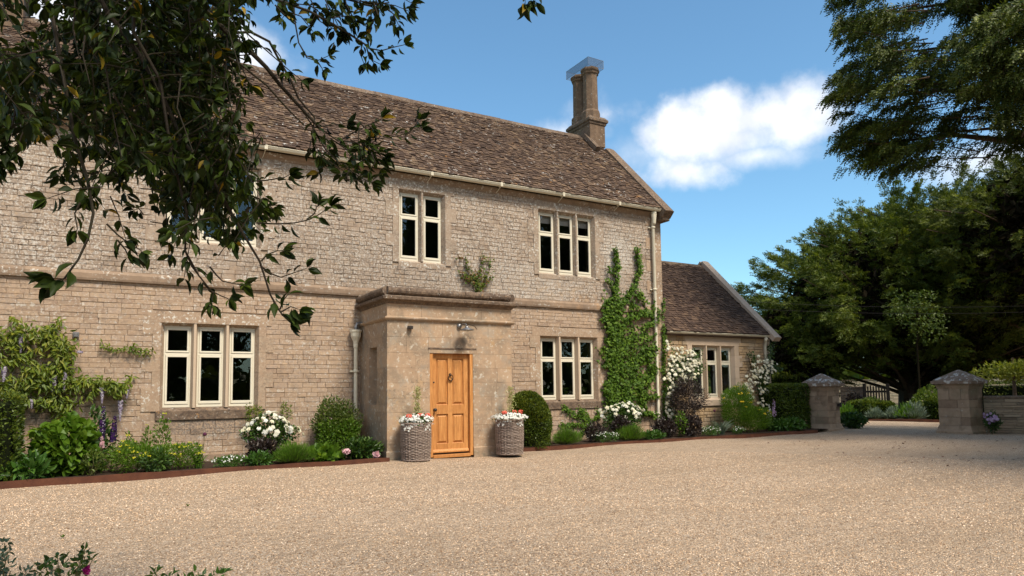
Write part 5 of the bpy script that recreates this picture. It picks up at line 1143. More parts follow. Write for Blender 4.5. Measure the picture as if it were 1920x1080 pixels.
climber('fan_creeper', 'small fan of creeper on the wall above the porch roof', 'climber', 0, [([(893, 548), (888, 530), (878, 512), (872, 490), (872, 480)], .09, 1.0), ([(893, 548), (897, 520), (898, 500), (905, 478)], .09, .7), ([(893, 548), (905, 530), (915, 515), (918, 500), (915, 482)], .07, .65), ([(880, 530), (866, 512)], .05, 1.0), ([(897, 540), (912, 528), (924, 518)], .04, .8), ([(895, 530), (890, 515)], .12, .5)], 210, .062, .052, M_ivy2, T_IVY, (.02, .14), .6, .006, shoots=14, slen=(.08, .22))
shrub('purple_sage', 'smoky purple sage clump below the low creeper', 'plant', (bx(1114, -.9), -.95), .26, .22, .46, M_purple, 420, .075, .025, T_RH, .7, ph=2)
shrub('snow_in_summer', 'white dotted mat in front of the purple sage', 'plant', (bx(1136, -1.1), -1.10), .38, .18, .26, M_broad, 520, .04, .014, T_RH, .7, ph=3, flowers_=[(M_cpure, 70, .022, .1, 1)])
shrub('white_rose', 'bushy cream white rose at the foot of the big creeper', 'rose', (bx(1168, -.5), -.52), .62, .30, .92, M_rose, 1000, .055, .036, T_LF, .3, ph=1, zc=.62, flowers_=[(M_cwhite, 60, .085, -.1, 2), (M_cpure, 16, .08, .1, 2)], extra=[(M_purple, (-.25, -.25, .38), (.26, .2, .22), 420, .06, .03, T_LF)])
mound('lavender', 'rounded needle leaved mound under the white rose', 'lavender', (bx(1181, -.95), -1.0), .40, .42, M_fern, 3000)
shrub('leafy_perennial', 'low green leaves at the foot of the corner downpipe', 'plant', (bx(1222, -1.0), -1.05), .42, .16, .18, M_broad, 260, .09, .03, T_LF, .5)
shrub('purple_sage', 'dark purple leaved plant at the house corner', 'plant', (bx(1250, -.85), -.85), .30, .25, .50, M_purple, 420, .07, .035, T_LF, .5, ph=4)
shrub('black_elder', 'tall feathery almost black elder in front of the wing window', 'shrub', (bx(1293, -.55), -.55), .62, .36, 1.62, M_purple, 2400, .085, .014, T_RH, .2, ph=2, zc=.62, nst=14, shell=.25, stemmat=M_bark)
shrub('heuchera', 'purple leaved mound in front of the black elder', 'plant', (bx(1296, -1.0), -1.02), .36, .26, .56, M_purple, 620, .065, .034, T_LF, .5, ph=1, extra=[(M_bright, (-.32, .0, .36), (.12, .15, .28), 110, .07, .03, T_LF)])
climber('climbing_rose', 'white climbing rose covering the wing wall left of its window', 'climber', CY,
    [([(1250, 800), (1252, 740), (1258, 700), (1265, 665)], .22, 1.1), ([(1258, 690), (1280, 675), (1300, 668)], .20, 1.2), ([(1270, 705), (1290, 700), (1305, 690)], .18, 1.0), ([(1250, 640), (1252, 660)], .05, .4)],
    420, .065, .042, M_rose, T_LF, (.04, .28), .5, .010,
    flowers_=[(M_cwhite, [(1255, 662), (1268, 660), (1280, 668), (1292, 660), (1300, 660), (1304, 668), (1307, 690), (1302, 683), (1275, 682), (1266, 692), (1272, 702), (1280, 702), (1285, 710), (1252, 705), (1258, 720), (1262, 722), (1250, 648), (1262, 678), (1290, 712), (1287, 676), (1253, 742), (1258, 753), (1256, 770), (1252, 785), (1260, 700), (1296, 676), (1252, 765), (1298, 702), (1284, 660), (1276, 672), (1288, 690), (1298, 690), (1270, 680), (1264, 668), (1256, 690), (1292, 668), (1280, 692)], .08, .085, 5, 3)])
climber('climbing_rose', 'white climbing rose trained round the wing corner downpipe', 'climber', CY,
    [([(1430, 800), (1432, 750), (1428, 705), (1436, 660), (1438, 645)], .12, .9), ([(1425, 720), (1410, 700), (1402, 668), (1398, 660)], .10, 1.0), ([(1425, 700), (1440, 690), (1452, 690)], .14, 1.0), ([(1415, 715), (1425, 740)], .18, .8)],
    420, .065, .042, M_rose, T_LF, (.04, .26), .5, .010,
    flowers_=[(M_cwhite, [(1420, 672), (1427, 680), (1440, 682), (1446, 684), (1450, 690), (1412, 698), (1418, 702), (1408, 706), (1405, 716), (1400, 720), (1415, 716), (1428, 692), (1434, 714), (1440, 700), (1404, 738), (1412, 740), (1426, 735), (1428, 748), (1430, 757), (1422, 712), (1396, 728), (1434, 690), (1444, 692), (1416, 690), (1410, 710), (1425, 700), (1402, 728), (1438, 730)], .08, .085, 5, 3)])
allium('single plum allium head in front of the wing wall', (bx(1339, -.7), -.75), .66, lean=.03)
t_ = thing('iris', 'clump of grey green sword shaped iris leaves', 'iris', (bx(1355, -.95), -.95, .04)); straps(t_, (bx(1355, -.95), -.95, .04), 60, .52, .035, M_grey, .50, .2)
shrub('snow_in_summer', 'white dotted mat left of the iris clump', 'plant', (bx(1334, -1.12), -1.12), .34, .16, .26, M_broad, 480, .04, .014, T_RH, .7, ph=3, flowers_=[(M_cpure, 70, .022, .1, 1)])
shrub('snow_in_summer', 'small white dotted mat right of the iris clump', 'plant', (bx(1384, -1.05), -1.08), .24, .14, .22, M_broad, 300, .04, .014, T_RH, .7, ph=2, flowers_=[(M_cpure, 30, .022, .1, 1)])
shrub('giant_fennel', 'tall bright green feathery bush with yellow flowers under the wing window', 'shrub', (bx(1385, -.5), -.55), .60, .34, 1.36, M_fern, 4200, .09, .009, T_RH, .8, ph=1, zc=.55, flowers_=[(M_cgold, 9, .035, .2, 3)], jit=.35)
shrub('golden_marguerite', 'lower bright green bush with yellow flowers beside the clipped hedge', 'plant', (bx(1418, -.85), -.88), .62, .28, .74, M_bright, 2600, .08, .010, T_RH, .8, ph=3, flowers_=[(M_cgold, 9, .035, -.2, 3)], jit=.35)
spire('foxglove', 'mauve pink foxglove spike in front of the clipped hedge', (bx(1452, -.75), -.8), .45, .92, M_cmauve, .045, 60, .05, (.03, 0), cat='foxglove')
spire('foxglove', 'white foxglove spike in front of the clipped hedge', (bx(1444, -.75), -.8), .42, .78, M_cpure, .04, 50, .045, cat='foxglove')
spire('foxglove', 'small dull mauve foxglove leftmost before the clipped hedge', (bx(1440, -.85), -.9), .38, .62, M_cmauve, .035, 34, .04, cat='foxglove')
shrub('leafy_perennial', 'low spreading leafy plant between clipped hedge and gate pillar', 'plant', (bx(1478, -.9), -.98), .62, .20, .30, M_broad, 460, .13, .045, T_LF, .35)
hL = place(1440, 800, -.55)[0]; hR = 18.80
hedge('yew_hedge', 'clipped square yew hedge between the wing and the gate pillar', (hL+.35, -.75, 0, hR, .45, 1.38), M_box, 15000, .065, .028, tip=M_boxtip)
shrub('hellebore', 'dark green glossy mound right of the lichened gate pillar', 'plant', tuple(at(1599, 800, 24.6)[:2]), .46, .36, .42, M_rose, 700, .10, .04, T_LF, .3, ph=2)
t_ = shrub('hesperis', 'mauve flowered plant in front of the shaded garden wall', 'plant', tuple(at(1862, 808, 22.9)[:2]), .17, .15, .52, M_rose, 200, .08, .03, T_LF, .5)
lf = LV(); fc = at(1861, 786, 22.7); flowers(lf, fc+rng.normal(0, .075, (40, 3))*[1, 1, .7], unit(rdir(40)+[-.7, -.5, .4]), .07); obj('flower', lf, M_cmauve, t_)
# beyond the gate
def far_box(pa, pb, rng_, h, dep, label):
    a = at(pa, 785, rng_); b = at(pb, 785, rng_+.3); c = (a+b)/2; w_ = np.linalg.norm((b-a)[:2])/2
    t = hedge('box_hedge', label, (c[0]-w_*.75, c[1]-w_*.9, 0, c[0]+w_*.75, c[1]+w_*.9, h), M_box, 2600, .09, .05, tip=M_boxtip, group='clipped box blocks beyond the gate', rnd=.18)
    return t
far_box(1592, 1640, 31.5, .72, .8, 'clipped box block beyond the gate, nearest the lichened pillar')
far_box(1644, 1677, 31.8, .66, .8, 'clipped box block in the middle beyond the gate')
far_box(1738, 1775, 31.5, .78, .8, 'clipped box block partly hidden by the shaded pillar')
for i, (px, s, lb) in enumerate(((1585, .8, 'green grassy tuft beside the lichened pillar beyond the gate'), (1641, .55, 'silvery lavender between the first two box blocks'), (1676, .55, 'silvery lavender right of the middle box block'), (1700, .7, 'grey green tuft in the middle of the far bed'), (1716, .75, 'pale silvery tuft left of the hidden box block'))):
    p = at(px, 785, 31.2); mound('lavender', lb, 'lavender', (p[0], p[1]), s*.8, s*.85, M_grey if i in (1, 2, 4) else M_fern, 900, W=.022)
pe_ = [at(px, 785, 30.4)[:2] for px in np.linspace(1560, 1830, 14)]
edging('metal_edging', [tuple(q)+(0,) for q in pe_], -.1, .07, 'rusted steel strip edging the far bed beyond the gate', .02)
fb = MB(); q0, q1 = at(1545, 785, 30.5), at(1850, 785, 30.5); q2, q3 = at(1850, 785, 36), at(1545, 785, 36)
fb.add([(*q0[:2], .02), (*q1[:2], .02), (*q2[:2], .03), (*q3[:2], .03)], [(0, 1, 2, 3)]); obj('flower_bed', fb, M_soil, kind='structure')
p = at(1632, 760, 33.2); shrub('spurge', 'bright lime green clump in front of the picket gate', 'plant', (p[0], p[1]), .75, .5, .72, M_lime, 700, .12, .06, T_LF, .5)
p = at(1742, 760, 33); shrub('laurel', 'yellow green leafed bush left of the shaded gate pillar', 'shrub', (p[0], p[1]), .8, .6, 1.15, M_lime, 600, .13, .07, T_LF, .3)
p = at(1600, 750, 34); shrub('acer', 'brown leaved bush before the dark low wall', 'shrub', (p[0], p[1]), .5, .4, .95, M_purple, 260, .12, .06, T_LF, .3)
hw0 = at(1846, 740, 30); 
hedge('yew_hedge', 'dark hedge rising behind the shaded garden wall', (hw0[0]-.2, hw0[1]-9.5, 0, hw0[0]+1.2, hw0[1]+.3, 1.37), M_yew2, 9000, .10, .05)

# ------------------------------------------------------------------ trees
def sprays(lv, P, A, ln, k, L, W, droop=.3, T=T_RH):
    n = len(P); A = unit(A); side = unit(np.cross(A, rng.normal(size=(n, 3))))
    for j in range(k):
        s = (j+.5)/k; sg = 1 if j % 2 else -1
        Q = P+A*(ln*s)[:, None]+np.array([0, 0, -1])*(droop*ln*s*s)[:, None]
        D = A*.75+side*sg*(.75-.35*s)+rng.normal(0, .15, (n, 3))+np.array([0, 0, -droop*.6*s])
        leaves(lv, Q, D, unit(np.cross(A, side)+rng.normal(0, .5, (n, 3))), L*(1.1-.5*s)*rng.uniform(.8, 1.2, n), W, T)
    return lv
def crown(lv, clumps, dens, ln, k, L, W, up=.3, droop=.25, flat=1.0, T=T_RH):
    for (c, r) in clumps:
        r = np.array(r if hasattr(r, '__len__') else (r, r, r*flat)); n = max(12, int(dens*(r[0]*r[1]+r[0]*r[2])))
        d = rdir(n); rad = rng.uniform(.45, 1.0, n)**.7; P = np.array(c)+d*rad[:, None]*r
        sprays(lv, P, d*.9+rng.normal(0, .35, (n, 3))+np.array([0, 0, up]), ln*rng.uniform(.6, 1.3, n), k, L, W, droop, T)
    return lv
def boughs(lv, segs, ns, ln, k, L, W, droop=.35, fan=.8):
    """flat, drooping boughs: sprays set along each bough, fanning sideways and hanging at the tips"""
    for b, e in segs:
        b, e = np.array(b, float), np.array(e, float); l = np.linalg.norm(e-b); d = (e-b)/l; sd = unit(np.cross(d, [0, 0, 1.]))
        n = max(6, int(ns*rng.uniform(.7, 1.25))); u = rng.random(n)**.75; sg = rng.choice([-1, 1], n)
        P = b+(e-b)*u[:, None]+np.array([0, 0, 1])*(.18*l*np.sin(u*pi)*.6)[:, None]+rng.normal(0, .05*l, (n, 3))*[1, 1, .5]
        A = d*(.55+.6*u)[:, None]+sd*(sg*fan*(1.1-.75*u))[:, None]+rng.normal(0, .22, (n, 3))+np.array([0, 0, -.12])
        sprays(lv, P, A, ln*(1.15-.5*u)*rng.uniform(.6, 1.2, n), k, L, W, droop)
    return lv
def limbs(mb, trunk_pts, rads, targets, r0=.12, n=6):
    mb.tube(trunk_pts, rads, 12); tp = [np.array(p, float) for p in trunk_pts]
    zs = np.array([p[2] for p in tp])
    for tgt in targets:
        tgt = np.array(tgt, float); z = max(zs[0]+.8, min(zs[-1], tgt[2]-.35*np.linalg.norm(tgt[:2]-tp[-1][:2])))
        b = np.array([np.interp(z, zs, [p[i] for p in tp]) for i in range(3)])
        mid = b*.5+tgt*.5+np.array([random.uniform(-.3, .3), random.uniform(-.3, .3), .25]); mb.tube([b, b*.75+mid*.25+np.array([0, 0, .05]), mid, tgt], [r0, r0*.8, r0*.5, r0*.15], n)
def ell_clumps(c, R3, n, rlo, rhi, shell=.6, zmin=.4, front=None):
    out = []
    while len(out) < n:
        d = rdir(1)[0]; rad = random.uniform(shell, .98)
        p = np.array(c)+d*rad*np.array(R3)
        if p[2] < zmin: continue
        if front is not None and d[:2]@front < -.35: continue
        out.append((p, random.uniform(rlo, rhi)))
    return out
def yew(name, label, base, c, R3, n, rlo, rhi, dens, ln, L, W, mat, k=8, zmin=.4, group='yew trees beyond the gate', flat=.75, droop=.25, up=.35, tipmat=None):
    base = np.array([base[0], base[1], 0.]); t = thing(name, label, 'tree', base, group)
    fr = unit(CAM[:2]-np.array(c)[:2]); cl = ell_clumps(c, R3, n, rlo, rhi, front=fr, zmin=zmin)
    lv = LV(); sg_ = []; ax = np.array(c, float)
    for p, r in cl:
        for q in range(4):
            e = np.array(p)+rdir(1)[0]*np.array([r, r, r*.6])*.8; o_ = e-np.array([ax[0], ax[1], 0])*[1, 1, 0]-np.array([0, 0, e[2]]); o_ = o_/(np.linalg.norm(o_)+1e-6)
            rise = np.clip((e[2]-ax[2])/R3[2], -.3, 1); l = random.uniform(1.3, 2.4); bdir = o_*(1-.55*max(rise, 0))+np.array([0, 0, .30+.75*max(rise, 0)]); sg_.append((e-unit(bdir)*l, e))
    boughs(lv, sg_, 20, ln, k+7, L*.80, W*.72, .35); obj('crown', lv, mat, t)
    if tipmat is not None:
        lv = LV(); boughs(lv, [(b_+(e_-b_)*.45+np.array([0, 0, .12]), e_+np.array([0, 0, .10])) for b_, e_ in sg_ if random.random() < .7], 6, ln*.8, k+5, L*.72, W*.66, .3); obj('young_growth', lv, tipmat, t)  # young tips, with sunlit highlights put into their colour
    mb = MB(); H = c[2]+R3[2]*.6
    limbs(mb, [base, base+[.1, .05, H*.25], base*.6+np.array([c[0], c[1], H*.55])*.4+np.array([0, 0, 0]), (c[0], c[1], H)], [.55, .42, .3, .06], [p for p, r in cl[::2]], .11); obj('trunk', mb, M_bark, t)
    # dark inner twig mass
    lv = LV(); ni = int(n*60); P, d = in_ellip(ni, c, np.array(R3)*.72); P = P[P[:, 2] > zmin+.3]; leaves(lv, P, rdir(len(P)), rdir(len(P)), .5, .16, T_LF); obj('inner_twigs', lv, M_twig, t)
    return t
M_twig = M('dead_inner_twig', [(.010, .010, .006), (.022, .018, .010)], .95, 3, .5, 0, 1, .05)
M_yewtip = leafmat('yew_young_sunlit_leaf', [(.09, .12, .016), (.16, .19, .022), (.24, .24, .035)], .55, .25, .25, .5, .6)  # young leaf colour, brightened to carry the sunlight on the boughs
A0 = at(1480, 745, 39)
yew('yew_tree', 'lower yew filling the gap behind the wing gable', (A0[0], A0[1]), (A0[0], A0[1], 3.0), (3.4, 3.4, 3.2), 70, .7, 1.2, 70, .5, .22, .048, M_yew2, k=7, zmin=.5, tipmat=M_yewtip)
A_ = at(1705, 745, 42)
yew('yew_tree', 'broad dark yew rising behind the wing and the gate pillars', (A_[0], A_[1]), (A_[0], A_[1], 4.7), (8.6, 8.6, 7.0), 280, .8, 1.5, 62, .60, .24, .052, M_yew, k=7, zmin=2.7, tipmat=M_yewtip)
B1 = at(1775, 745, 41)
yew('yew_tree', 'taller yew behind the shaded gate pillar', (B1[0]+1, B1[1]), (B1[0]+1.0, B1[1], 5.6), (5.6, 5.6, 6.8), 170, .8, 1.4, 62, .58, .23, .050, M_yew2, k=7, zmin=1.6, tipmat=M_yewtip)
B2 = at(1985, 745, 37)
yew('yew_tree', 'yew at the right edge beyond the garden wall', (B2[0], B2[1]), (B2[0], B2[1], 7.0), (5.0, 5.0, 5.0), 130, .7, 1.2, 72, .5, .20, .045, M_yew2, k=7, zmin=3.7, tipmat=M_yewtip)
# light deciduous crown showing between the yews
D1 = at(1725, 745, 33.5); t = thing('sapling', 'pale green young tree glowing between the dark yews', 'tree', (D1[0], D1[1], 0))
cl = [(at(px, py, 33+random.uniform(-.5, .5)), random.uniform(.45, .8)) for px, py in ((1700, 560), (1715, 575), (1735, 555), (1742, 590), (1705, 600), (1725, 610), (1740, 625), (1690, 585), (1755, 600))]
lv = LV()
for c, r in cl: blob(lv, c, (r, r, r*.6), 120, .11, .06, T_LF, .3, .1, .8, c[0])
obj('crown', lv, leafmat('sapling_leaf', [(.04, .07, .012), (.08, .12, .02), (.13, .17, .03)], .5, .3), t); mb = MB(); limbs(mb, [(D1[0], D1[1], 0), (D1[0], D1[1], 3), (D1[0]+.3, D1[1], 5.0)], [.045, .04, .02], [c for c, r in cl], .03); obj('trunk', mb, M_twig, t)
# golden shrub behind the garden wall
G1 = at(1900, 700, 28.2); t = thing('golden_elder', 'bright yellow green bush in sunlight beyond the garden wall', 'shrub', (G1[0], G1[1], 0))
lv = LV()
for px, py in ((1848, 700), (1866, 692), (1884, 698), (1898, 688), (1912, 696), (1928, 688), (1905, 705)):
    c = at(px, py, 28.2+random.uniform(-.5, .5)); blob(lv, c, (.42, .42, .20), 130, .13, .07, T_LF, .3, .1, .8, c[0])
obj('crown', lv, M_yellow_leaf, t); mb = MB(); mb.tube([(G1[0], G1[1], 0), (G1[0], G1[1], 2.2)], [.08, .03], 6); obj('trunk', mb, M_bark, t)

# near yew overhanging from the right
C0 = at(2130, 745, 24.5); t = thing('overhanging_yew', 'near yew sweeping its drooping branches across the upper right sky', 'tree', (C0[0], C0[1], 0))
poly = [(1600, -260), (1585, 20), (1618, 95), (1600, 120), (1572, 185), (1598, 235), (1592, 275), (1650, 292), (1730, 285), (1800, 275), (1880, 300), (1960, 330), (2110, 350), (2110, -260)]
def inpoly(x, y, pg):
    c = False; j = len(pg)-1
    for i in range(len(pg)):
        if (pg[i][1] > y) != (pg[j][1] > y) and x < (pg[j][0]-pg[i][0])*(y-pg[i][1])/(pg[j][1]-pg[i][1])+pg[i][0]: c = not c
        j = i
    return c
cl = []
while len(cl) < 150:
    x, y = random.uniform(1560, 2110), random.uniform(-260, 340)
    if inpoly(x, y, poly):
        if 1690 < x < 1900 and 210 < y and random.random() < .2: continue
        if 1640 < x < 1720 and -10 < y < 60 and random.random() < .75: continue
        cl.append((at(x, y, random.uniform(20.0, 23.8)), (random.uniform(.38, .72), random.uniform(.38, .72), random.uniform(.22, .38))))
for (x, y, r_) in ((1578, 8, .4), (1585, 45, .35), (1590, 75, .3), (1568, 178, .3), (1580, 195, .3), (1592, 140, .3), (1588, 250, .3), (1582, 285, .3), (1575, 268, .22), (1625, 308, .3), (1600, 305, .25), (1660, 315, .3), (1700, 305, .3)): cl.append((at(x, y, random.uniform(21, 22.5)), (r_, r_, r_*.7)))
for (x, y) in ((1830, 60), (1850, 90), (1870, 110), (1890, 90), (1845, 130), (1875, 150), (1900, 130), (1915, 170), (1860, 45), (1900, 60)): cl.append((at(x, y, random.uniform(17.5, 18.5)), (.42, .42, .28)))
sgC = []
for p, r in cl:
    for q in range(4):
        e = np.array(p)+rdir(1)[0]*np.array(r)*np.array([1, 1, 1.5])*1.0; to = np.array([C0[0]-.2, C0[1], e[2]])-e; to = to/np.linalg.norm(to); a_ = random.uniform(-.6, .6); to = np.array([to[0]*cos(a_)-to[1]*sin(a_), to[0]*sin(a_)+to[1]*cos(a_), random.uniform(-.15, .35)]); sgC.append((e+to*random.uniform(.9, 1.7), e))
lv = LV(); boughs(lv, sgC, 36, .40, 14, .11, .034, .8, .75); obj('crown', lv, M_yew2, t)
lv = LV(); boughs(lv, [(b_+[0, 0, .08], e_+[0, 0, .05]) for b_, e_ in sgC if random.random() < .4], 7, .34, 10, .11, .034, .7, .7); obj('young_growth', lv, M_yewtip, t)  # young tips whose bright colour also holds the sunlit look
mb = MB(); tr = [np.array([C0[0], C0[1], 0.]), np.array([C0[0]-.2, C0[1], 4.]), np.array([C0[0]-.3, C0[1], 8.]), np.array([C0[0]-.3, C0[1]+.2, 13.])]
mb.tube(tr, [.55, .45, .32, .12], 12)
for (x, y, r0) in ((1640, 270, .10), (1600, 190, .09), (1680, 100, .09), (1620, 30, .07), (1760, 250, .08), (1820, 180, .08), (1850, 60, .07)):
    e = at(x, y, 22.0); z = e[2]-1.2; b = np.array([C0[0]-.25, C0[1], z]); d_ = e-b; mb.tube([b, b+d_*.3+[0, 0, .5], b+d_*.65+[0, 0, .5], e], [r0*1.4, r0, r0*.6, r0*.15], 7)
for b, e in sgC: mb.tube([b, (b+e)/2+[0, 0, .08], e], [.020, .014, .004], 4)
obj('trunk', mb, M_bark, t)

# broad trees on the far side of the drive (behind the photographer): they shade the gravel and stand mirrored in the windows
M_maple = leafmat('maple_leaf', [(.03, .05, .012), (.06, .09, .018), (.09, .12, .02)], .5, .25, .3, .6, .6)
def broad_tree(name, label, x, y, H, R, n=70, leaf=.30, dens=34, group='broad trees on the far side of the drive'):
    t = thing(name, label, 'tree', (x, y, 0), group); cl = ell_clumps((x, y, H*.60), (R, R, H*.42), n, 1.0, 1.9, .45, 1.2)
    lv = LV()
    for c, r in cl: blob(lv, c, (r, r, r*.7), int(dens*r*r*2.2), leaf, leaf*.6, T_LF, .3, .1, .8, c[0])
    obj('crown', lv, M_maple, t); mb = MB(); limbs(mb, [(x, y, 0), (x+.1, y, H*.3), (x, y, H*.75)], [.4, .3, .08], [c for c, r in cl[::3]], .12); obj('trunk', mb, M_bark, t); return t
for (x, y, H, R, lb, nn_) in ((23.0, -13.4, 15, 5.0, 'large tree off the right of the drive shading the gate pillar', 110), (17.0, -16.8, 13, 4.2, 'tree leaning over the drive right of the photographer', 100), (33, -27, 17, 6.5, 'tree furthest right across the drive', 70), (12, -35, 13, 5.5, 'tree behind the photographer opposite the porch', 70), (22, -33, 16, 6, 'tree behind the photographer opposite the wing', 70), (3.5, -34, 10, 4.5, 'smaller tree behind the photographer opposite the left window', 70), (-9, -30, 11, 5, 'tree behind the photographer at the left', 60)):
    broad_tree('broad_tree', lb, x, y, H, R, nn_)
lv = LV(); n = 5200; th = rng.uniform(-pi, pi, n); rr_ = rng.uniform(75, 95, n); P = np.stack([rr_*np.cos(th)+10, rr_*np.sin(th), rng.uniform(0, 1, n)**1.4*(9+3*np.sin(th*9)+2*np.sin(th*23))], -1)
leaves(lv, P, rdir(n), rdir(n), 3.2, 2.2, T_LF); obj('woodland', lv, M_yew, kind='stuff')

# ------------------------------------------------------------------ planters
def planter(cx, cy, label, lbl2, seed):
    R0, R1, H = .265, .285, .72
    t = thing('wicker_planter', label, 'planter', (cx, cy, 0), 'tall wicker planters flanking the front door')
    ns = 26; mb = MB(); nr = 26; spr = 104
    prof = lambda z: R0+(R1-R0)*z/H+.012*sin(pi*z/H)
    for i in range(nr):
        z = .03+(H-.06)*i/(nr-1); pts = []
        for j in range(spr+1):
            a = 2*pi*j/spr; o_ = .007*(1 if ((j//1)+i) % 2 else -1)*(1 if j % 2 == 0 else .0)
            o_ = .0075*cos(pi*(j/4)+pi*i)
            r_ = prof(z)+o_; pts.append((cx+r_*cos(a), cy+r_*sin(a), z+.004*sin(a*3+i)))
        mb.tube(pts, .0098, 5, cap=False)
    weave = obj('weave', mb, M_wick, t)
    mb = MB()
    for j in range(ns):
        a = 2*pi*j/ns; mb.tube([(cx+prof(0)*cos(a), cy+prof(0)*sin(a), 0), (cx+prof(H/2)*cos(a), cy+prof(H/2)*sin(a), H/2), (cx+prof(H)*cos(a), cy+prof(H)*sin(a), H-.01)], .008, 5)
    obj('stake', mb, M_wick, t)['kind'] = 'stuff'
    mb = MB()
    for q in range(2):
        pts = [(cx+(prof(H)+.012*cos(a*13+q*pi))*cos(a), cy+(prof(H)+.012*cos(a*13+q*pi))*sin(a), H-.005+.010*sin(a*13+q*pi)) for a in np.linspace(0, 2*pi, 105)]; mb.tube(pts, .012, 5, cap=False)
    for q in range(2):
        pts = [(cx+(prof(0)+.010*cos(a*13+q*pi))*cos(a), cy+(prof(0)+.010*cos(a*13+q*pi))*sin(a), .018+.008*sin(a*13+q*pi)) for a in np.linspace(0, 2*pi, 105)]; mb.tube(pts, .011, 5, cap=False)
    obj('rim', mb, M_wick, t)
    mb = MB(); mb.lathe([(R0-.022, .01), (R1-.022, H-.04), (R1-.08, H-.05), (.01, H-.04)], cx, cy, 20); obj('liner', mb, M_soil, t)
    rs = np.array([cx, cy, H]); f = thing('potted_flowers', lbl2, 'flowers', (cx, cy, H-.04), 'bedding flowers in the wicker planters')
    lv = LV(); blob(lv, rs+[0, 0, .03], (.32, .32, .13), 520, .05, .028, T_LF, .2, .4, .8, seed, zmin=H-.12); obj('foliage', lv, M_broad, f)
    n = 380; d = rdir(n); d[:, 2] = np.abs(d[:, 2])*.9-.15; P = rs+np.array([0, 0, .05])+d*np.array([.37, .36, .13])*rng.uniform(.8, 1.08, (n, 1))*lumpy(d, 4, .16, seed)[:, None]; lf = LV(); flowers(lf, P, unit(d+[0, -.3, .4]), .036); obj('flower', lf, M_cpure, f)
    n = 46; a = rng.uniform(pi*1.05, pi*1.9, n); s = rng.random(n); P = rs+np.stack([.29*np.cos(a)*(1+.2*(s > .5)), .29*np.sin(a), -.02-.12*s*(np.sin(a*5+seed) > .2)], -1); lf = LV(); flowers(lf, P, unit(np.stack([np.cos(a), np.sin(a), 0*a+.2], -1)), .034); obj('flower', lf, M_cpure, f)
    for (ax, az) in ((-.20, .16), (.03, .17), (.19, .165)):
        c = rs+np.array([ax, -.14, az-.03+.01*seed]); n = 46; d = rdir(n); lf = LV(); flowers(lf, c+d*np.array([.05, .05, .035]), unit(d+[0, -.4, .4]), .034); obj('geranium_head', lf, M_cred, f)
    # upright variegated spindle
    lv = LV(); n = 260; s = rng.random(n); P = rs+np.stack([rng.normal(0, .05, n)*(1-.4*s)+.03, rng.normal(0, .05, n), .12+s*.56], -1); leaves(lv, P, rdir(n)+[0, 0, .6], rdir(n), .042, .018, T_LF); obj('upright_sprig', lv, M_varieg, f)
    mb = MB()
    for q in range(4): mb.tube([rs+[.02, 0, -.02], rs+[.03+random.uniform(-.03, .03), random.uniform(-.03, .03), .35], rs+[.03+random.uniform(-.06, .06), random.uniform(-.04, .04), .62]], [.004, .003, .002], 4)
    obj('stem', mb, M_stem, f)
M_varieg = leafmat('variegated_leaf', [(.30, .30, .10), (.42, .42, .20), (.22, .26, .08)], .5, .3, .3, .8)
planter(5.32, -1.97, 'tall grey wicker planter left of the oak door', 'white and coral bedding flowers in the planter left of the door', 1)
planter(7.42, -1.97, 'tall grey wicker planter right of the oak door', 'white and coral bedding flowers in the planter right of the door', 2)

# window sill orchids inside the right ground floor window
def orchid(x, label, leafy, fl):
    y = .36; t = thing('potted_orchid', label, 'houseplant', (x, y, 1.08)); mb = MB(); mb.lathe([(.045, 1.08), (.06, 1.19), (.055, 1.19), (.04, 1.1)], x, y, 14); obj('pot', mb, M_cpure, t, smooth=True)
    lv = LV(); n = leafy; a = rng.random(n)*2*pi; P = np.array([x, y, 1.19])+np.stack([0*a, 0*a, rng.random(n)*.12], -1); leaves(lv, P, np.stack([np.cos(a), np.sin(a)*.5-.2, .6+0*a], -1), np.array([0, -.6, 1.])+rng.normal(0, .2, (n, 3)), .17, .07, T_LF); obj('foliage', lv, M_bright, t)
    if fl:
        mb = MB(); mb.tube([(x, y, 1.18), (x+.02, y-.02, 1.38), (x-.03, y-.05, 1.52)], .004, 4); obj('stem', mb, M_stem, t)
        lf = LV(); P = np.array([x-.03, y-.06, 1.5])+rng.normal(0, .035, (fl, 3)); flowers(lf, P, unit(rng.normal(0, .3, (fl, 3))+[-.2, -1, .1]), .075); obj('flower', lf, M_cpure, t)
orchid(9.78, 'white orchid on the inside sill behind the left light', 9, 6); orchid(10.42, 'white orchid on the inside sill behind the middle light', 12, 3); orchid(11.02, 'leafy houseplant on the inside sill behind the right light', 18, 1)
b = MB(); b.box(HX0+.5, .26, 1.035, 4.1, .46, 1.075); b.box(8.4, .26, 1.035, HX1-.5, .46, 1.075); obj('inner_sill', b, M_frame, house)

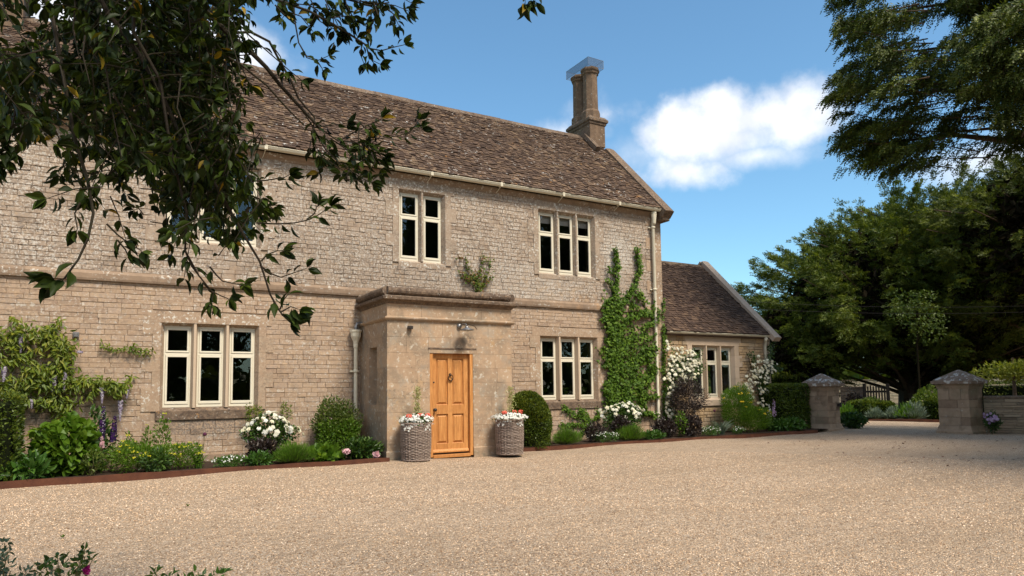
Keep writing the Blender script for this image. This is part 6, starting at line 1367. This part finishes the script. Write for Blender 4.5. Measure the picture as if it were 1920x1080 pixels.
# ------------------------------------------------------------------ holly over the camera
M_hstem = M('holly_twig', [(.014, .010, .007), (.028, .022, .012), (.026, .03, .010)], .7, 10, .3, .3, 60, .3)
tb = np.array([-2.6, -13.3, 0.0]); holly = thing('holly_tree', 'dark glossy holly whose drooping leafy branches hang across the upper left', 'tree', tb)
hl, hb, hbright, hyel = LV(), MB(), LV(), LV()
def twig(pts, dens=46, L=.060, r=.0035, spread=1.0, tipn=6, rot=0):
    pts = [np.array(p, float) for p in pts]; seg = [np.linalg.norm(pts[i+1]-pts[i]) for i in range(len(pts)-1)]; tot = sum(seg)
    hb.tube(pts, [r*(1-.55*i/(len(pts)-1)) for i in range(len(pts))], 5)
    n = max(3, int(tot*dens)); u = np.sort(rng.random(n))*tot*.97+tot*.03; P = np.zeros((n, 3)); Tn = np.zeros((n, 3)); acc = 0
    for i, sl in enumerate(seg):
        k = (u >= acc) & (u <= acc+sl+1e-9); f = ((u[k]-acc)/sl)[:, None]; P[k] = pts[i]*(1-f)+pts[i+1]*f; Tn[k] = (pts[i+1]-pts[i])/sl; acc += sl
    side = unit(np.cross(Tn, rng.normal(size=(n, 3)))); D = Tn*.55+side*.75*spread+np.array([0, 0, -.38]); Nn = np.cross(D, np.cross(side, Tn))+rng.normal(0, .4, (n, 3))+np.array([0, 0, .6])
    leaves(hl, P+unit(D)*.006, D, Nn, L*rng.uniform(.65, 1.15, n), L*.36*rng.uniform(.8, 1.15, n), T_HOL)
    tp = pts[-1]; td = unit(pts[-1]-pts[-2]); q = tipn; side = unit(np.cross(td, rng.normal(size=(q, 3)))); leaves(hl, np.repeat(tp[None], q, 0), td*.8+side*.7, side*.3+rng.normal(0, .6, (q, 3))+[0, 0, .5], L*rng.uniform(.8, 1.2, q), L*.4, T_HOL)
    if random.random() < .35: leaves(hbright, np.repeat(tp[None], 4, 0)+td*.004, td+rng.normal(0, .5, (4, 3)), rdir(4)+[0, 0, .6], L*.55, L*.2, T_LF)
def px_twig(pp, d0, d1=None, **k):
    d1 = d0 if d1 is None else d1; n = len(pp); twig([at(x, y, d0+(d1-d0)*i/(n-1)) for i, (x, y) in enumerate(pp)], **k)
def limb(pp, d0, d1, r0, r1):
    n = len(pp); hb.tube([at(x, y, d0+(d1-d0)*i/(n-1)) for i, (x, y) in enumerate(pp)], [r0+(r1-r0)*i/(n-1) for i in range(n)], 8)
limb([(330, -60), (385, 20), (430, 65), (473, 100), (500, 127), (523, 157), (562, 200), (600, 240)], 2.9, 3.1, .013, .006)
limb([(430, 62), (470, 60), (505, 78), (522, 110), (545, 150), (560, 185), (590, 220)], 2.95, 3.1, .006, .004)
limb([(395, 90), (450, 120), (500, 160), (540, 205), (570, 235)], 2.8, 3.0, .005, .003)
limb([(150, -80), (200, 20), (260, 100), (310, 190), (340, 260), (400, 340), (440, 410), (467, 457), (487, 490), (507, 553), (530, 592)], 2.6, 2.75, .009, .003)
limb([(60, -80), (100, 40), (120, 150), (140, 260), (165, 340), (175, 400), (165, 447), (147, 486), (121, 522)], 2.7, 2.6, .007, .003)
limb([(250, 60), (300, 150), (320, 280), (350, 400), (347, 470), (373, 517), (400, 550)], 2.5, 2.7, .006, .0025)
px_twig([(165, 447), (147, 486), (121, 522), (106, 526)], 2.6, dens=20, L=.085, tipn=9)
px_twig([(30, 200), (20, 250), (12, 290), (0, 310)], 2.6, dens=80, tipn=6); px_twig([(60, 215), (40, 255), (30, 285)], 2.6, dens=70, tipn=6); px_twig([(0, 220), (-8, 260), (5, 300)], 2.6, dens=70)
px_twig([(480, 418), (520, 420), (553, 418), (580, 412), (597, 403), (618, 388)], 2.75, dens=30, tipn=7); px_twig([(575, 412), (590, 400), (595, 385)], 2.75, dens=45)
px_twig([(507, 553), (518, 575), (530, 592), (545, 600)], 2.75, dens=60, L=.075, tipn=9); px_twig([(527, 585), (545, 575), (560, 580)], 2.75, dens=55, L=.07, tipn=6); px_twig([(525, 580), (532, 562), (540, 552)], 2.75, dens=60, L=.055, tipn=5)
px_twig([(487, 497), (505, 512), (527, 520), (550, 512), (575, 503)], 2.75, dens=36, tipn=6); px_twig([(490, 490), (500, 478), (520, 470), (530, 470)], 2.75, dens=60, tipn=6)
px_twig([(470, 340), (500, 338), (533, 333), (542, 328)], 2.8, dens=50, tipn=6); px_twig([(480, 370), (500, 380), (510, 390)], 2.8, dens=60)
px_twig([(347, 470), (360, 500), (373, 517), (400, 550), (397, 570)], 2.7, dens=42, tipn=7); px_twig([(393, 500), (405, 515), (417, 527), (440, 532), (455, 535)], 2.7, dens=48, tipn=6); px_twig([(380, 530), (395, 545), (415, 555), (428, 560)], 2.7, dens=45, tipn=6)
px_twig([(200, 420), (220, 440), (240, 455), (265, 470)], 2.6, dens=50, tipn=6); px_twig([(150, 380), (140, 400), (145, 430)], 2.6, dens=50); px_twig([(220, 450), (235, 468), (240, 480)], 2.6, dens=50)
px_twig([(562, 200), (585, 235), (610, 280), (640, 310), (680, 335), (700, 345)], 3.1, dens=46, tipn=8); px_twig([(600, 240), (630, 262), (665, 268), (700, 262), (745, 255), (790, 240)], 3.1, dens=44, tipn=7)
px_twig([(760, 255), (775, 240), (785, 225)], 3.1, dens=60, tipn=6); px_twig([(640, 262), (660, 250), (690, 235), (715, 222)], 3.1, dens=50, tipn=6); px_twig([(590, 220), (585, 260), (600, 290)], 3.1, dens=55); px_twig([(620, 260), (650, 280), (690, 285), (720, 290)], 3.1, dens=60, tipn=6); px_twig([(585, 240), (620, 235), (650, 232)], 3.1, dens=55, tipn=5); px_twig([(660, 300), (690, 300), (712, 318)], 3.1, dens=55)
for q in range(14): x, y = random.uniform(580, 700), random.uniform(225, 320); px_twig([(x, y), (x+random.uniform(-10, 25), y+random.uniform(5, 25)), (x+random.uniform(-15, 50), y+random.uniform(15, 45))], 3.1+random.uniform(-.15, .15), dens=52, tipn=4)
limb([(440, -40), (520, 0), (580, 21), (626, 46), (686, 84), (692, 105)], 3.0, 3.1, .007, .003)
px_twig([(626, 46), (660, 66), (686, 84), (692, 110), (712, 120)], 3.1, dens=60, tipn=8); px_twig([(690, 90), (715, 95), (740, 88), (758, 84)], 3.1, dens=60, tipn=7); px_twig([(680, 80), (675, 100), (682, 118)], 3.1, dens=60, tipn=6)
limb([(560, -60), (620, -10), (690, 10), (730, 5)], 3.1, 3.1, .005, .003); limb([(548, -30), (553, 40), (560, 80), (575, 108), (595, 115)], 3.1, 3.1, .004, .002)
px_twig([(553, 40), (560, 80), (575, 105), (597, 113), (615, 105)], 3.1, dens=34, tipn=6); px_twig([(595, 115), (605, 130)], 3.1, dens=50, tipn=3)
px_twig([(500, -20), (540, 5), (580, 10), (610, 30)], 3.1, dens=55); px_twig([(620, -40), (660, 0), (700, 5), (740, 10), (765, 20)], 3.1, dens=70, tipn=8); px_twig([(690, -30), (710, 10), (700, 40), (690, 60)], 3.1, dens=70, tipn=6); px_twig([(640, -30), (650, 10), (665, 40)], 3.1, dens=60, tipn=6); px_twig([(720, -40), (745, -10), (770, 5)], 3.1, dens=60, tipn=6); px_twig([(600, -20), (620, 20), (640, 60)], 3.1, dens=50, tipn=6); px_twig([(570, -30), (600, 40), (640, 62)], 3.1, dens=50)
for q in range(16): x, y = random.uniform(500, 740), random.uniform(-40, 25); px_twig([(x, y), (x+random.uniform(0, 30), y+random.uniform(5, 25)), (x+random.uniform(0, 50), y+random.uniform(10, 45))], 3.1+random.uniform(-.15, .15), dens=46, tipn=4)
px_twig([(460, 60), (500, 95), (540, 130), (565, 150)], 3.0, dens=26, tipn=5); px_twig([(505, 78), (525, 105), (535, 135)], 3.0, dens=40, tipn=4); px_twig([(440, 95), (455, 130), (470, 160)], 2.9, dens=30)
px_twig([(985, -90), (983, -30), (985, 8)], 3.3, dens=22, L=.085, tipn=11); px_twig([(1000, -60), (1005, -20), (1003, 2)], 3.3, dens=22, L=.08, tipn=6)
D1p = [(0, -120), (540, -120), (455, 40), (425, 110), (440, 210), (500, 270), (515, 330), (480, 400), (450, 470), (385, 500), (330, 430), (275, 410), (200, 430), (130, 370), (100, 290), (55, 230), (-60, 250), (-60, -120)]
core = [(130, -120), (450, -120), (440, 60), (415, 200), (450, 280), (430, 345), (350, 350), (260, 300), (170, 200)]
def fill(pg, n, bb, dlo, dhi, dens=40, L=.062, bright=False):
    k = 0
    while k < n:
        x, y = random.uniform(bb[0], bb[2]), random.uniform(bb[1], bb[3])
        if not inpoly(x, y, pg): continue
        k += 1; p = at(x, y, random.uniform(dlo, dhi)); a = random.uniform(0, 2*pi); h = random.uniform(.3, 1.0); l = random.uniform(.13, .27)
        d = np.array([cos(a)*h, sin(a)*h, random.uniform(-1.1, .15)]); d = d/np.linalg.norm(d)*l
        s = p-d*.5; e = p+d*.5+np.array([0, 0, -.02]); twig([s, (s+e)/2+np.array([0, 0, .012]), e], dens=dens, L=L, r=.0025, tipn=4)
fill(D1p, 225, (-60, -120, 540, 500), 2.4, 4.1, L=.056); fill(core, 620, (130, -120, 470, 420), 2.5, 4.3, dens=52, L=.054)
fill([(-60, -120), (160, -120), (200, 60), (130, 100), (60, 230), (-60, 250)], 70, (-60, -120, 200, 250), 2.4, 4.0)
fill([(300, 290), (480, 290), (490, 400), (430, 460), (320, 450), (280, 380)], 26, (280, 290, 490, 460), 2.5, 3.4, dens=44, L=.056)
# long hanging whips and inner limbs
for q in range(26):
    x, y = random.uniform(120, 440), random.uniform(-60, 150); d_ = random.uniform(2.4, 3.4); l = random.uniform(90, 240); limb([(x, y), (x+random.uniform(-12, 12), y+l*.4), (x+random.uniform(-20, 30), y+l)], d_, d_, .0028, .0014)
# trunk and limbs; the unseen twigs above the view are added for shade
trunk_top = tb+np.array([.3, .2, 3.4])
hb.tube([tb, tb+[.05, .05, 1.4], tb+[.15, .1, 2.4], trunk_top], [.16, .13, .11, .07], 12)
for (x, y, d_) in ((150, -80, 2.6), (60, -80, 2.7), (330, -60, 2.9), (250, 60, 2.5), (440, -40, 3.0), (560, -60, 3.1), (985, -90, 3.3)):
    e = at(x, y, d_); b = tb+np.array([.15, .1, 2.4]); hb.tube([b, b*.5+e*.5+np.array([0, 0, .55]), e+np.array([0, 0, .12]), e], [.035, .02, .012, .006], 7)
for q in range(260):  # unseen leafy twigs added overhead to darken the hanging branches
    p = np.array([random.uniform(-2.8, 2.2), random.uniform(-15.4, -11.4), random.uniform(4.0, 5.0)])
    d = rdir(1)[0]*random.uniform(.2, .4); twig([p, p+d*.5, p+d+np.array([0, 0, -.05])], dens=34, r=.003, tipn=3)
for q in range(520):  # larger unseen twigs added above and behind the camera to block sun
    p = np.array([random.uniform(-3.5, 4.0), random.uniform(-19.5, -12.2), random.uniform(4.1, 6.2)])
    d = rdir(1)[0]*random.uniform(.3, .6); twig([p, p+d*.5, p+d+np.array([0, 0, -.05])], dens=22, L=.10, r=.003, tipn=3)
obj('branch', hb, M_hstem, holly); obj('crown', hl, M_holly, holly)
if hbright.n: obj('young_growth', hbright, leafmat('holly_young_leaf', [(.07, .11, .015), (.13, .18, .02)], .4, .35), holly)

# ------------------------------------------------------------------ foreground plants
def fg(name, label, cat, lowpx, items, mat, L, W, d=3.7, n=9):
    b = at(*lowpx, d); t = thing(name, label, cat, (b[0], b[1], 0)); lv = LV(); mb = MB()
    for (px, py, r) in items:
        c = at(px, py, d+random.uniform(-.08, .08)); blob(lv, c, (r, r, r), n, L, W, T_HOL, .2, .3, .8, lump=.05)
        mb.tube([(b[0]+random.uniform(-.05, .05), b[1]+random.uniform(-.05, .05), 0), (b+c)/2*np.array([1, 1, .9]), c], [.005, .003, .0015], 5)
    obj('foliage', lv, mat, t); obj('stem', mb, M_stem, t); return t
fg('variegated_euonymus', 'grey green variegated bush at the bottom left corner', 'plant', (-10, 1120), [(3, 1040, .02), (10, 1055, .025), (14, 1035, .012), (20, 1070, .03), (-5, 1065, .04), (50, 1072, .02), (58, 1080, .025), (36, 1082, .03), (9, 1018, .010), (0, 1085, .05), (25, 1098, .05)], leafmat('edged_leaf', [(.03, .06, .04), (.06, .10, .07), (.22, .27, .19)], .5, .2), .034, .014)
t = fg('rose_bush', 'dark leaved rose with one magenta bloom at the bottom left', 'rose', (120, 1130), [(84, 1056, .016), (95, 1066, .022), (108, 1046, .014), (112, 1060, .02), (76, 1074, .018), (98, 1082, .03), (120, 1074, .024), (135, 1084, .03), (150, 1052, .015), (160, 1042, .012), (157, 1034, .008), (172, 1052, .010), (146, 1062, .02), (152, 1074, .02), (110, 1100, .06), (145, 1100, .05), (80, 1100, .05)], M_rose, .036, .017)
lf = LV(); c = at(163, 1069, 3.62); flowers(lf, c+rng.normal(0, .005, (8, 3)), unit(rdir(8)+[-.3, -.8, .3]), .030); obj('flower', lf, M_magenta, t)
fg('salvia', 'low leafy plant cut off by the bottom edge of the picture', 'plant', (360, 1130), [(292, 1076, .010), (318, 1084, .018), (345, 1090, .03), (368, 1080, .018), (378, 1088, .03), (405, 1080, .014), (420, 1076, .008), (396, 1096, .04), (340, 1100, .05), (300, 1095, .03)], M_broad, .042, .017)
for (px, py, lb) in ((352, 949, 'tiny green weed alone in the left foreground gravel'), (118, 1008, 'tiny weed in the gravel above the bottom left rose')):
    c = on_z(px, py, 0.01); lv = LV(); a = rng.random(9)*2*pi; leaves(lv, np.repeat(c[None], 9, 0), np.stack([np.cos(a), np.sin(a), 1.2+0*a], -1), rdir(9), .035, .013, T_LF); obj('weed', lv, M_bright, None, c, label=lb, cat='weed')
# fallen leaves on the shaded gravel
n = 420; x = rng.uniform(12, 24, n); y = rng.uniform(-13, -3, n); k = (rng.random(n) < .9); P = np.stack([x, y, gz(x, y)+.008], -1)[k]; lv = LV()
a = rng.random(len(P))*2*pi; leaves(lv, P, np.stack([np.cos(a), np.sin(a), .1+0*a], -1), np.array([0, 0, 1.])+rng.normal(0, .3, (len(P), 3)), .05, .03, T_LF); obj('fallen_leaves', lv, M('dry_leaf', [(.07, .03, .02), (.16, .07, .04), (.10, .06, .03)], .8, 3, .9), kind='stuff')
